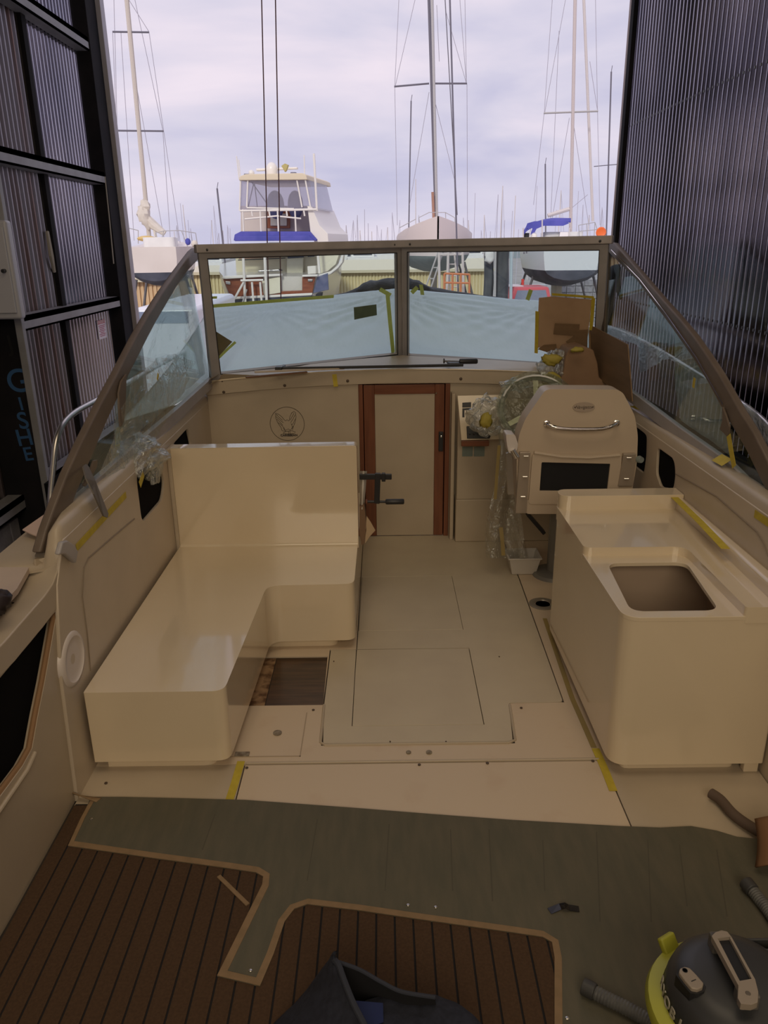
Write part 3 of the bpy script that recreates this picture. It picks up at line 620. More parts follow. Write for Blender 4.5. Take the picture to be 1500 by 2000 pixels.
# loose gasket straps hanging from the side rails
def strap(pl, pts, off, label, parent=None, m=None, name='gasket_strap', t=.008):
    o = MB().thick([on(pl, q, off) for q in pts], pl[1], t).build(name, m or BRONZE)
    tag(o, label, 'strap'); return o
strap(SL, [(229, 768), (234, 745), (244, 731), (242, 790), (239, 824), (233, 833), (231, 820)], .02, 'dark rubber strap hanging down from the left side rail')
o = MB().thick([PX(*q, xx) for q, xx in (((164, 903), -1.19), ((171, 912), -1.17), ((184, 940), -1.12), ((209, 1003), -1.105), ((208, 1011), -1.105), ((200, 1008), -1.105), ((181, 965), -1.11), ((166, 935), -1.14), ((160, 912), -1.18))], (1, 0, 0), .006)
tag(o.build('gasket_strap', mat('grey_vinyl_strap', (.15, .13, .11), rough=.5)), 'grey vinyl strap hanging over the left coaming', 'strap')
strap(SL, [(180, 900), (187, 898), (186, 912), (164, 950), (160, 948), (171, 925)], .012, 'short dark rubber strap end behind the left side pane')
strap(SR, [(1200, 500), (1213, 522), (1211, 550), (1217, 582), (1214, 585), (1206, 570), (1207, 545), (1200, 520)], -.02, 'twisted black strap beside the right front post', m=BLKP)
strap(SR, [(1414, 795), (1420, 810), (1427, 833), (1426, 846), (1423, 852), (1409, 838), (1414, 822)], .02, 'dark rubber flap hanging from the right side rail')

# ------------------------------------------------------------------ lounge bench
BN = thing('bench_seat', 'glossy cream moulded bench seat with backrest, L-shaped, on the left', 'bench', (-.6, 3.2, 0))
zt_ = .356
Lp = [(-1.112, 2.445), (-.596, 2.445), (-.566, 3.365), (-.148, 3.372), (-.14, 4.80), (-1.112, 4.80)]
Lo = rnd_poly(Lp, [.005, .05, .07, .05, .0, .0], 6)
MB().slab(Lo, .052, zt_, XY(0)).build('seat_base', GEL, BN, bevel=.022, seg=4)
Li = rnd_poly([(-1.08, 2.485), (-.66, 2.485), (-.62, 3.41), (-.24, 3.41), (-.19, 4.75), (-1.08, 4.75)], [.005, .05, .05, .05, 0, 0], 5)
MB().slab(Li, 0, .06, XY(0)).build('toe_kick', GEL, BN, bevel=.006)
bk = rnd_poly([(-1.118, zt_-.02), (-.14, zt_-.02), (-.138, .909), (-1.118, .905)], [0, 0, .02, .01], 4)
MB().slab(bk, 0, .085, XZ(3.885)).build('backrest', GEL, BN, bevel=.012, seg=3)
MB().grid(lambda u, v: Vector((-1.11+.965*u, 3.889-.03*(1-math.sin(v*math.pi/2)), zt_-.004+.03*(1-math.cos(v*math.pi/2)))), 2, 8).build('backrest_fillet', GEL, BN)
MB().box(-1.128, -1.108, 3.87, 3.98, .3, .905).build('backrest_end', GELM, BN, bevel=.004)

# ------------------------------------------------------------------ galley unit
GU = thing('galley_unit', 'glossy cream galley cabinet with empty sink cut-out on the right', 'cabinet', (1.1, 3.0, 0))
x0, x1, yA, yS, yE, xl = .828, 1.402, 2.385, 2.945, 3.52, 1.243
hs = rnd_poly([(.866, 2.434), (1.177, 2.434), (1.222, 2.866), (.902, 2.866)], .055, 6)
body = rnd_poly([(x0, yA), (x1, yA), (x1, yE), (x0, yE)], [.07, .012, .012, .07], 7)
inner = rnd_poly([(x0+.015, yA+.015), (x1-.015, yA+.015), (x1-.015, yE-.02), (x0+.015, yE-.02)], [.06, .012, .012, .06], 7)
MB().slab(body, .055, .655, XY(0), [inner]).build('cabinet_shell', GEL, GU, bevel=.012, seg=3)
MB().slab(rnd_poly([(x0-.001, yA-.001), (xl+.03, yA-.001), (xl+.03, yS+.03), (x0-.001, yS+.03)], [.07, .0, .0, .0], 7), .650, .666, XY(0), [hs]).build('sink_surround', GEL, GU, bevel=.005, seg=3)
ctr = rnd_poly([(xl, yA-.003), (x1+.004, yA-.003), (x1+.004, yE), (x0-.002, yE), (x0-.002, yS), (xl, yS)], [.012, .02, 0, .06, .035, .06], 7)
MB().slab(ctr, .640, .702, XY(0)).build('counter_top', GEL, GU, bevel=.018, seg=5)
MB().slab(rnd_poly([(x0, 3.415), (x1+.004, 3.415), (x1+.004, yE+.002), (x0, yE+.002)], [.055, 0, 0, .06], 6), .68, .772, XY(0)).build('back_upstand', GEL, GU, bevel=.022, seg=5)
MB().slab([(1.352, yA), (x1+.008, yA), (x1+.008, yE), (1.375, yE)], .68, .757, XY(0)).build('side_upstand', GEL, GU, bevel=.016, seg=4)
MB().slab(rnd_poly([(x0+.06, yA+.05), (x1-.08, yA+.05), (x1-.08, yE-.06), (x0+.06, yE-.06)], .03), 0, .06, XY(0)).build('toe_kick', GEL, GU, bevel=.006)
MB().box(x0+.02, x1-.02, yA+.02, yE-.02, .06, .075).build('inner_floor', mat('raw_laminate', (.46, .35, .26), rough=.7), GU)
MB().box(x1-.022, x1-.018, yA+.02, yE-.02, .07, .6).box(x0+.02, x1-.02, 2.97, 2.98, .07, .64).build('inner_lining', MATS['raw_laminate'], GU)
MB().box(x1-.06, x1-.005, yA+.02, yA+.05, .0, .06).build('corner_foot', GEL, GU, bevel=.004)
# ------------------------------------------------------------------ foredeck sheet and tarp
random.seed(7)
far = [(-2.0, 1.28)]
for q in ((415, 600), (520, 590), (650, 577), (690, 572), (775, 564), (800, 566), (930, 577), (985, 583), (1060, 590), (1120, 594)):
    p = PY(q[0], q[1], 7.15); far.append((p.x, p.z))
far.append((1.85, 1.26))
def interp(tab, x):
    if x <= tab[0][0]: return tab[0][1]
    for (a, va), (b, vb) in zip(tab, tab[1:]):
        if x <= b: return va+(vb-va)*(x-a)/(b-a)
    return tab[-1][1]
near = [(-1.72, 4.2), (-1.35, 4.7), (-1.06, 5.06), (.14, 5.84), (1.42, 5.14), (1.7, 4.7), (2.0, 4.2)]
def sheet(u, v):
    x = -1.55+3.06*u; y0 = interp(near, x); z0 = 1.10 if -1.2 < x < 1.5 else .93
    z0 = interp([(-1.72, .90), (-1.3, .96), (-1.06, 1.09), (.14, 1.10), (1.42, 1.09), (1.7, .96), (2.0, .9)], x)
    y = y0+(7.15-y0)*v; z = z0+(interp(far, x)-z0)*(v**1.05)-.05*math.sin(math.pi*v)
    w = 0
    for (ax, ay, dx_, dy_, a_, k_) in ((.05, 7.1, .55, -1, .006, 30), (.22, 7.1, -.5, -1, .007, 28), (1.35, 6.9, -1, -.6, .006, 24), (-1.0, 6.9, .8, -.8, .004, 20)):
        r = math.hypot(x-ax, y-ay)+.08; th = math.atan2(y-ay, x-ax)
        w += a_*max(0, 1-r/1.5)*math.sin(th*k_+noise.noise(Vector((x*2, y*2, a_*100)))*2)
    w += .012*noise.noise(Vector((x*1.0, y*1.0, 3)))
    return Vector((x+.28*v*max(0, (x-1.2)/.3), y, z+w*min(1, v*4, (1-v)*8+.15)))
o = MB().grid(sheet, 150, 60).build('masking_sheet', SHEET, angle=180)
so = o.modifiers.new('solid', 'SOLIDIFY'); so.thickness = .002
tag(o, 'pale blue plastic sheet spread over the foredeck in front of the windscreen', 'sheet')
TARP = mat('dark_tarp', (.035, .04, .055), (.075, .08, .10), rough=.6, scale=5, bump=.5, bscale=14, bdist=.03)
tp = []
for q, h in (((470, 610), 4), ((590, 592), 4), ((650, 578), 8), ((690, 566), 16), ((712, 552), 30), ((735, 545), 38), ((790, 540), 44), ((822, 550), 36), ((845, 562), 22), ((930, 574), 12), ((985, 582), 6), ((1010, 588), 3)):
    tp.append((PY(q[0], q[1]-h*.0, 7.45), h/1500*7.4*.5+.02))
tb = MB(); vs = []; fs = []; sg = 14
n_ = 60
for i in range(n_):
    t_ = i/(n_-1)*(len(tp)-1); k = min(int(t_), len(tp)-2); f_ = t_-k
    c_ = tp[k][0].lerp(tp[k+1][0], f_); r_ = tp[k][1]*(1-f_)+tp[k+1][1]*f_
    for j in range(sg):
        a = 2*math.pi*j/sg; q_ = r_*(1+.25*noise.noise(Vector((i*.35, math.cos(a)*1.5, math.sin(a)*1.5))))
        vs.append(c_+Vector((0, math.cos(a)*q_*1.3, math.sin(a)*q_-r_)))
for i in range(n_-1):
    for j in range(sg): fs.append((i*sg+j, i*sg+(j+1) % sg, (i+1)*sg+(j+1) % sg, (i+1)*sg+j))
fs += [tuple(range(sg)), tuple((n_-1)*sg+k for k in range(sg))]
o = MB().add(vs, fs).build('rolled_tarp', TARP, angle=70)
tag(o, 'dark blue-grey tarpaulin rolled up across the bow beyond the sheet', 'tarpaulin')
# bow rail that carries sheet and tarp
r1 = MB()
pts = [Vector((x, 7.3-.0*abs(x), interp(far, x)-.03)) for x in lin(-1.2, 1.45, 12)]
r1.tube(pts, .013, 8)
BR = thing('bow_rail', 'stainless bow rail under the dark tarpaulin', 'rail', (CX, 7.3, 1.0))
r1.build('rail_tube', STEEL, BR)
for x in (-1.1, -.5, .15, .8, 1.4): MB().tube([(x, 7.3, interp(far, x)-.03), (x*.6+.05, 7.2, .98)], .011, 8).build('stanchion', STEEL, BR)
# pieces of tape and card stuck on the front panes (outside face)
def ptape(pl, a, b, wpx, lab, m=TAPEG, off=.012, dist=None, grp=None):
    p, n = pl; A = on(pl, a, off); Bq = on(pl, b, off); w = wpx/1500*((A-CO).dot(CF))
    return strip('tape_strip', [A, A.lerp(Bq, .5)+n*.002, Bq], w, n, m, label=lab, cat='tape', group=grp)
ptape(PLF, (415, 598), (652, 579), 7, 'long green-yellow tape along the top edge of the sheet, left pane')
ptape(PLF, (757, 575), (768, 689), 9, 'upright green-yellow tape strip near the centre post, left pane')
ptape(PLF, (742, 565), (763, 577), 8, 'short slanting tape at the top of the upright strip, left pane')
ptape(PLF, (425, 701), (460, 668), 6, 'slanting tape beside the cardboard triangle in the left pane')
ptape(PLF, (411, 582), (424, 581), 5, 'tiny green tape stub at the left edge of the left pane')
ptape(PRF, (804, 572), (815, 561), 8, 'small slanting tape left of the centre post, right pane, lower piece')
ptape(PRF, (822, 556), (825, 576), 8, 'small upright green tape just right of the centre post')
ptape(PRF, (1030, 586), (1037, 566), 8, 'small tape piece over the red pickup roof, right pane')
ptape(PRF, (1049, 608), (1047, 690), 7, 'yellow tape down the left edge of the kraft paper', m=TAPE, off=-.018)
ptape(PRF, (1078, 575), (1160, 581), 5, 'yellow tape along the top edge of the kraft paper', m=TAPE, off=-.018)
ptape(PRF, (1159, 582), (1154, 645), 7, 'yellow tape down the right edge of the kraft paper', m=TAPE, off=-.018)
OLV = mat('olive_card', (.10, .12, .06), (.14, .16, .08), rough=.7, scale=20)
tag(plate('card_piece', PLF, [(693, 602), (737, 596), (738, 617), (694, 626)], [], .002, OLV, off=.012), 'small olive card stuck on the sheet in the left pane', 'card')
tag(plate('card_piece', PLF, [(417, 645), (436, 657), (455, 669), (428, 698)], [], .002, CARD, off=.010), 'brown cardboard triangle at the left end of the left pane', 'card')
tag(plate('kraft_sheet', (PRF[0], PRF[1]), [(1054, 580), (1080, 577), (1157, 583), (1151, 640), (1146, 676), (1120, 680), (1095, 690), (1078, 688), (1065, 674), (1050, 678), (1052, 620)], [], .003, KRAFT, off=-.014), 'crumpled kraft paper taped on the right front pane', 'paper')
tag(plate('card_piece', PRF, [(1086, 628), (1134, 630), (1133, 641), (1150, 640), (1149, 676), (1128, 680), (1107, 664), (1124, 652), (1083, 649)], [], .004, CARD, off=-.024), 'dark cardboard offcut on the kraft paper', 'card')
tag(plate('card_piece', PRF, [(1064, 671), (1088, 669), (1090, 690), (1080, 690), (1068, 684), (1052, 679)], [], .003, CARD, off=-.020), 'small dark card at the foot of the kraft paper', 'card')
# tall cardboard screen in the starboard corner
tag(plate('cardboard_screen', SR, [(1170, 634), (1245, 672), (1249, 720), (1254, 783), (1222, 765), (1196, 745), (1172, 735)], [], .006, CARD, off=.05), 'tall brown cardboard sheet standing in the right windscreen corner', 'cardboard')
tag(MB().thick([PY(1150, 646, 4.95), PY(1171, 633, 4.98), PY(1176, 736, 4.98), PY(1150, 720, 4.90)], (0, -1, 0), .006).build('cardboard_flap', CARD), 'folded cardboard flap beside the right front post', 'cardboard')
# film over the side panes
def film_on(pl, pts_px, off, name, label, m, amp=.02, n=28, cat='plastic film'):
    """crumpled film over a seen quad (tl, tr, br, bl)"""
    q = [Vector(p).to_3d() for p in pts_px]
    def fn(u, v):
        a = q[0].lerp(q[1], u).lerp(q[3].lerp(q[2], u), v)
        p = on(pl, (a.x, a.y), off); return p+pl[1]*amp*fbm((p.y*5, p.z*5, off*50), 4)
    o = MB().grid(fn, n, n).build(name, m, angle=180); tag(o, label, cat); return o
def film_poly(pl, poly, off, name, label, m, amp=.015, cell=.035):
    """crumpled film cut to a seen outline on a plane"""
    p, u, v, n = basis(*pl)
    P2 = [((on(pl, q, 0)-p).dot(u), (on(pl, q, 0)-p).dot(v)) for q in poly]
    bm = bmesh.new(); f = bm.faces.new([bm.verts.new((a, b, 0)) for a, b in P2])
    x0, x1 = min(a for a, b in P2), max(a for a, b in P2); y0, y1 = min(b for a, b in P2), max(b for a, b in P2)
    for k in range(1, int((x1-x0)/cell)): bmesh.ops.bisect_plane(bm, geom=bm.verts[:]+bm.edges[:]+bm.faces[:], plane_co=(x0+k*cell, 0, 0), plane_no=(1, .2, 0))
    for k in range(1, int((y1-y0)/cell)): bmesh.ops.bisect_plane(bm, geom=bm.verts[:]+bm.edges[:]+bm.faces[:], plane_co=(0, y0+k*cell, 0), plane_no=(-.2, 1, 0))
    for vv in bm.verts:
        a, b = vv.co.x, vv.co.y; q = p+u*a+v*b+n*(off+amp*fbm((a*5, b*5, off*30), 4)); vv.co = q
    me = bpy.data.meshes.new(name); bm.to_mesh(me); bm.free(); me.shade_smooth(); me.materials.append(m)
    o = bpy.data.objects.new(name, me); COL.objects.link(o); tag(o, label, 'plastic film'); return o
film_poly(SL, [(300, 640), (330, 600), (386, 520), (410, 730), (345, 792), (285, 843), (240, 870), (244, 780)], -.035, 'hanging_film', 'milky plastic film hanging outside the left side pane', FILMW)
film_poly(SL, [(243, 735), (290, 700), (330, 690), (372, 706), (330, 800), (300, 850), (270, 880), (225, 915), (196, 930), (180, 925), (205, 860)], .03, 'clear_film', 'clear crinkled film draped inside the left side pane', FILM, amp=.03)
film_poly(SR, [(1303, 622), (1330, 650), (1360, 700), (1390, 745), (1412, 795), (1411, 850), (1424, 900), (1370, 860), (1318, 822), (1312, 760), (1305, 690)], -.03, 'hanging_film', 'milky plastic film hanging outside the right side pane', FILMW)
strip('tape_strip', [on(SR, (1357, 738), .01), on(SR, (1354, 757), .01)], .022, nR, TAPE, label='small brown tape tab on the right side pane', cat='tape')
strip('tape_strip', [on(SL, (309, 730), .05), on(SL, (307, 742), .05)], .02, nL, TAPE, label='small yellow tape tab on the left side pane', cat='tape')
MILK = film('white_film', (.9, .92, .95), white=.62, wcol=(.72, .74, .80), rough=.2, bump=.9, bscale=12, fres=1.6)
def crumple(name, c, r, m, label, jit=.5, seed=1, cat='plastic film', nu=40, nv=26, M=None):
    o = MB().ell(c, r, nu, nv, jit=jit, seed=seed, M=M)
    o.v = [tuple(Vector(v)+Vector((fbm(Vector(v)*9+Vector((seed, 0, 0))), fbm(Vector(v)*9+Vector((0, seed+5, 0))), fbm(Vector(v)*9+Vector((0, 0, seed+9)))))*min(r)*.35) for v in o.v]
    o = o.build(name, m, angle=180)
    if label: tag(o, label, cat)
    return o
crumple('crumpled_film', PX(272, 892, -1.17), (.10, .17, .085), FILM2, 'crumpled clear film bunched on the left coaming', seed=3)
crumple('crumpled_film', PX(300, 915, -1.12), (.03, .10, .07), FILM2, 'small film tuft hanging over the left storage opening', seed=8, nu=24, nv=16)
strip('tape_strip', [PX(231, 835, -1.24), PX(229, 880, -1.24), PX(226, 905, -1.22), PX(205, 922, -1.21)], .03, (1, -.3, .4), TAPE, label='yellow tape running down to the left coaming film', cat='tape')
strip('tape_strip', [PX(280, 925, -1.11), PX(273, 947, -1.11)], .035, (1, 0, 0), TAPE, label='yellow tape patch at the left storage opening', cat='tape')
# tapes on mouldings
nx = Vector((1, 0, 0)); nz = Vector((0, 0, 1))
strip('tape_strip', [PX(246, 966, XPL+.001), PX(198, 1017, XPL+.001), PX(149, 1070, XPL+.001)], .028, nx, TAPE, label='long yellow tape along the left side panel below the coaming', cat='tape')
strip('tape_strip', [PZ(1316, 970, .759), PZ(1366, 1018, .759), PZ(1417, 1072, .759)], .034, nz, TAPE, label='long yellow tape on the galley side upstand', cat='tape')
strip('tape_strip', [PX(1474, 1003, XPR-.002), PX(1508, 1026, XPR-.002)], .03, -nx, TAPE, label='yellow tape end on the right side panel', cat='tape')
strip('tape_strip', [PY(653, 731, YB-.02), PY(656, 755, YB-.02)], .028, (0, -1, 0), TAPE, label='short yellow tape across the bulkhead fascia', cat='tape')
strip('tape_strip', [PZ(471, 1487, .0015), PZ(458, 1532, .0015), PZ(447, 1566, .0015)], .030, nz, TAPE, label='bright yellow tape on the sole beside the bench', cat='tape')
strip('tape_strip', [PZ(1163, 1462, .0015), PZ(1180, 1500, .0015), PZ(1198, 1545, .0015)], .030, nz, TAPE, label='bright yellow tape on the sole at the galley corner', cat='tape')
strip('tape_strip', [PZ(1064, 1208, .0015), PZ(1092, 1290, .0015), PZ(1118, 1365, .0015), PZ(1160, 1460, .0015)], .022, nz, mat('dull_yellow_tape', (.34, .25, .08), (.28, .21, .08), rough=.7), label='dull yellow tape along the foot of the galley unit', cat='tape')
strip('tape_strip', [on(SR, (1400, 893), .04), on(SR, (1420, 904), .04)], .05, (-.5, -.3, .8), TAPE, label='yellow tape patch on the right coaming', cat='tape')
strip('tape_strip', [on(SR, (1423, 850), .03), on(SR, (1428, 880), .035), on(SR, (1434, 912), .04)], .035, nR, TAPE, label='narrow yellow tape under the right rubber flap', cat='tape')

# ------------------------------------------------------------------ clamps and battens
K = thing('bar_clamp', 'long black bar clamp lying on the dash behind the windscreen', 'clamp', PZ(720, 715, 1.15))
zc = 1.163
MB().bar(PZ(545, 720, zc), PZ(905, 713, zc), .010, .018).build('bar', BLKP, K, bevel=.002)
h0 = PZ(545, 720, zc); MB().box(h0.x-.022, h0.x+.022, h0.y-.03, h0.y+.03, zc-.014, zc+.014).box(h0.x+.012, h0.x+.03, h0.y+.02, h0.y+.10, zc-.01, zc+.012).build('fixed_jaw', BLKP, K, bevel=.004)
h1 = PZ(885, 711, zc); MB().box(h1.x-.03, h1.x+.04, h1.y-.03, h1.y+.02, zc-.014, zc+.012).box(h1.x-.035, h1.x-.012, h1.y, h1.y+.11, zc-.008, zc+.01).build('sliding_jaw', BLKP, K, bevel=.004)
MB().tube([PZ(866, 705, zc+.01), PZ(900, 706, zc+.012)], .007, 10).build('screw_spindle', STEEL, K)
MB().lathe([(.012, 0), (.017, .004), (.017, .11), (.012, .118)], PZ(897, 706, zc+.014), (1, 0, .0), 14).build('handle', BLKP, K)
MB().lathe([(.016, 0), (.016, .008)], PZ(866, 705, zc+.01), (1, 0, 0), 12).build('pressure_pad', BLKP, K)
t = MB().bar(PZ(497, 726, 1.155), PZ(672, 719, 1.155), .045, .010)
tag(t.build('batten', mat('pale_timber', (.55, .46, .36), (.48, .38, .28), rough=.6, scale=4, stretch=(1, 12, 1)), bevel=.002), 'pale flat batten lying under the bar clamp on the dash', 'batten')
t = MB().bar(PZ(480, 737, 1.135), PZ(600, 727, 1.14), .02, .010)
tag(t.build('batten', mat('brown_timber', (.16, .08, .04), rough=.6), bevel=.002), 'thin brown strip of wood lying at the left end of the dash', 'batten')
K = thing('bar_clamp', 'short black bar clamp gripping the end of the bench backrest', 'clamp', (-.1, 3.93, .65))
y_ = 3.90
def q_(x, y): return PY(x, y, y_)
MB().bar(q_(702, 931), q_(765, 931), .016, .030).build('bar', BLKP, K, bevel=.003)
MB().bar(q_(738, 924), q_(736, 983), .02, .030, (1, 0, 0)).box(q_(733, 0).x*1, q_(742, 0).x, y_-.012, y_+.012, q_(738, 940).z, q_(738, 924).z).build('sliding_jaw', BLKP, K, bevel=.003)
MB().tube([q_(716, 980), q_(757, 980)], .007, 10).build('screw_spindle', BLKP, K)
MB().lathe([(.012, 0), (.015, .006), (.015, .095), (.011, .10)], q_(753, 980), (1, 0, 0), 14).build('handle', BLKP, K)
MB().lathe([(.015, 0), (.012, .01)], q_(714, 980), (1, 0, 0), 12).build('pressure_pad', mat('rusty_pad', (.16, .06, .03), rough=.7), K)
t = MB().thick([q_(702, 990), (q_(711, 984)), q_(716, 1030), q_(712, 1062), q_(706, 1064), q_(702, 1040)], (0, 1, 0), .10)
tag(t.build('plywood_scrap', mat('ply_edge_brown', (.20, .12, .07), rough=.8)), 'brown plywood scrap clamped to the end of the bench', 'plywood')
t = MB().grid(lambda u, v: PY(703+14*u-6*v*u, 920+75*v, 3.94-.05*math.sin(u*3)+.01*math.sin(v*9)), 6, 12)
tag(t.build('paper_rag', mat('white_paper_rag', (.62, .58, .52), rough=.8)), 'white paper rag folded over the bench end under the clamp', 'paper')
t = MB().thick([q_(716, 1008), q_(724, 1020), q_(733, 1036), q_(722, 1048), q_(713, 1062)], (0.2, 1, 0), .003)
tag(t.build('paper_corner', mat('tan_paper', (.48, .35, .22), rough=.8)), 'tan paper corner sticking out beside the plywood scrap', 'paper')

# ------------------------------------------------------------------ helm
HC = thing('helm_console', 'cream helm console with switch panel and teak trim, right of the door', 'console', (.9, 4.8, .3))
MB().slab([(.478, .30), (1.40, .30), (1.40, .96), (.478, .96)], 0, .04, XZ(4.80)).build('face', GELM, HC, bevel=.006)
a = [PY(893, 772, 4.80), PY(990, 770, 4.80), PY(985, 858, 4.66), PY(901, 860, 4.66)]
b = [PY(893, 772, 4.80), PY(990, 770, 4.80), PY(985, 858, 4.82), PY(901, 860, 4.82)]
MB().add(a+b, [(0, 1, 2, 3), (4, 7, 6, 5), (3, 2, 6, 7), (0, 3, 7, 4), (1, 5, 6, 2)]).build('sloping_panel', GEL, HC, bevel=.004)
def sp(x, y):                # point on the sloping panel
    return PP(x, y, a[0], (a[1]-a[0]).cross(a[3]-a[0]).normalized())
nsp = (a[1]-a[0]).cross(a[3]-a[0]).normalized(); nsp = nsp if nsp.y < 0 else -nsp
sw = MB().thick([sp(911, 833), sp(930, 833), sp(958, 852), sp(956, 857), sp(912, 857)], nsp, .012).build('switch_panel', BLKP, HC, bevel=.003)
for k in range(4): MB().lathe([(.007, 0), (.005, .012)], sp(917+8*k, 848)+nsp*.012, nsp, 8).build('switch', mat('dark_grey_switch', (.05, .05, .05), rough=.4), sw)
MB().thick([sp(903, 787), sp(920, 786), sp(920, 795), (sp(903, 796))], nsp, .006).build('gauge_plate', BLKP, HC)
MB().thick([sp(903, 798), sp(920, 797), sp(920, 800), sp(907, 801), sp(907, 815), sp(903, 815)], nsp, .006).build('angle_bracket', BLKP, HC)
w0 = PY(901, 861, 4.655); w1 = PY(955, 871, 4.655)
MB().box(w0.x, w1.x, 4.65, 4.67, w1.z, w0.z).build('teak_trim', TEAKH, HC, bevel=.003)
TIL = mat('blue_grey_label', (.16, .20, .18), (.20, .24, .21), rough=.5, scale=12)
for x_ in (903, 926):
    w0 = PY(x_, 873, 4.796); w1 = PY(x_+20, 891, 4.796); MB().box(w0.x, w1.x, 4.793, 4.80, w1.z, w0.z).build('label_plate', TIL, HC)
# wheel, wrapped in taped film
wc = PY(1048, 800, 4.42); wa = Vector((-.05, -.80, .60)).normalized()
WH = thing('steering_wheel', 'steering wheel wrapped in clear film and yellow tape', 'wheel', wc)
def ringpts(c, ax, r, a0, a1, n):
    u = ax.cross(Vector((0, 0, 1))).normalized(); w = u.cross(ax).normalized()
    return [c+u*math.cos(t)*r+w*math.sin(t)*r for t in lin(a0, a1, n)]
MB().tube(ringpts(wc, wa, .205, 0, 2*math.pi, 40), .017, 10, cap=False).build('rim', mat('dim_green_grey', (.30, .32, .26), rough=.4), WH)
MB().lathe([(.0, .03), (.04, .03), (.055, .01), (.055, -.05)], wc, wa, 16).build('hub', mat('dim_green_grey', (.30, .32, .26)), WH)
for k in range(3): 
    e_ = ringpts(wc, wa, .2, math.radians(90+120*k), math.radians(91+120*k), 2)[0]; MB().bar(wc, e_, .03, .008, wa).build('spoke', STEEL, WH)
MB().tube([wc, PY(1060, 830, 4.78)], .03, 12).build('column', BLKP, WH)
cf = MB(); u_ = wa.cross(Vector((0, 0, 1))).normalized(); w_ = u_.cross(wa).normalized()
cf.grid(lambda u, v: wc+(u_*math.cos(2*math.pi*u)+w_*math.sin(2*math.pi*u))*(.235*v)+wa*(.03+.012*fbm((u*12, v*6, 1))), 60, 12)
cf.build('film_cover', film('dull_film', (.62, .66, .55), white=.30, wcol=(.42, .42, .32), rough=.2, bump=.9, bscale=12), WH)
tpw = MAT_T = mat('olive_tape', (.36, .30, .05), (.42, .34, .06), rough=.6)
MB().tube(ringpts(wc, wa, .20, math.radians(200), math.radians(300), 14), .021, 8).build('tape_wrap', tpw, WH)
MB().tube(ringpts(wc, wa, .15, math.radians(95), math.radians(150), 8), .020, 8).build('tape_wrap', tpw, WH)
MB().tube(ringpts(wc+wa*.03, wa, .205, math.radians(20), math.radians(160), 14), .006, 6).build('bright_rim_edge', mat('white_rim', (.7, .7, .66), rough=.3), WH)
crumple('film_bundle', PY(950, 812, 4.50), (.10, .08, .11), FILM2, 'clear film bundle wrapped round the throttle lever', seed=12)
crumple('film_bundle', PY(1008, 752, 4.55), (.085, .06, .035), FILM2, 'wispy film gathered over the top of the wheel', seed=15)
crumple('film_bundle', PY(1080, 715, 4.75), (.08, .06, .09), FILM2, 'film and tape twisted beside the kraft wrapped instrument', seed=19)
for q_, Y_, r_, sd_2, lb in (((949, 822), 4.40, (.035, .02, .045), 71, 'yellow tape patch on the throttle film bundle'), ((1078, 702), 4.66, (.06, .02, .035), 72, 'yellow tape over the film left of the kraft bundle'), ((1078, 742), 4.55, (.055, .03, .05), 73, 'yellow tape knot between wheel and kraft bundle'), ((1128, 683), 4.62, (.04, .015, .015), 74, 'small yellow tape on top of the kraft bundle')):
    crumple('tape_wad', PY(*q_, Y_), r_, MAT_T, lb, seed=sd_2, cat='tape', nu=16, nv=10)
# kraft wrapped instrument on the dash
kb = MB(); base = [(1092, 756), (1172, 756), (1180, 752)]
F_ = [PY(x, y, 4.68) for x, y in ((1088, 757), (1100, 728), (1105, 696), (1112, 681), (1140, 676), (1160, 684), (1168, 710), (1171, 738), (1196, 757))]
n_ = len(F_); bk_ = [Vector((p.x*.985+.015, 4.90, p.z-.0)) for p in F_]
kb.add(F_+bk_, [tuple(range(n_)), tuple(range(2*n_-1, n_-1, -1))]+[(i, (i+1) % n_, (i+1) % n_+n_, i+n_) for i in range(n_)])
KRD = mat('kraft_wrap', (.22, .13, .075), (.27, .165, .095), rough=.8, scale=4, bump=.35, bscale=9, bdist=.02)
tag(kb.build('wrapped_instrument', KRD, bevel=.012, seg=3), 'instrument wrapped in brown kraft paper on the dash before the helm seat', 'parcel')
# curtain of film from wheel to sole
def curt(u, v):
    xl_ = 972-v*20+8*math.sin(v*6); xr_ = 1004+30*v+6*math.sin(v*5+1); x = xl_+(xr_-xl_)*u; y = 835+255*v
    p = PY(x, y, 4.25+.05*math.sin(u*9+v*3)+.03*fbm((u*5, v*9, 4))); return p
tag(MB().grid(curt, 20, 60).build('film_curtain', FILM2, angle=180), 'long clear film hanging from the helm down to the sole', 'plastic film')
strip('tape_strip', [PY(975, 870, 4.2), PY(971, 920, 4.2), PY(967, 975, 4.2)], .018, (0, -1, 0), mat('dull_yellow_tape', (.34, .25, .08)), label='thin yellow tape down the left edge of the hanging film', cat='tape')
strip('tape_strip', [PY(978, 1030, 4.18), PY(981, 1055, 4.16), PY(983, 1085, 4.15)], .022, (0, -1, 0), mat('dull_yellow_tape', (.34, .25, .08)), label='yellow tape at the bottom of the hanging film', cat='tape')
crumple('yellow_tape_tuft', PY(1244, 808, 4.35), (.035, .08, .05), TAPE, 'tuft of yellow tape on the right coaming beside the seat', seed=31, cat='tape', nu=18, nv=12)

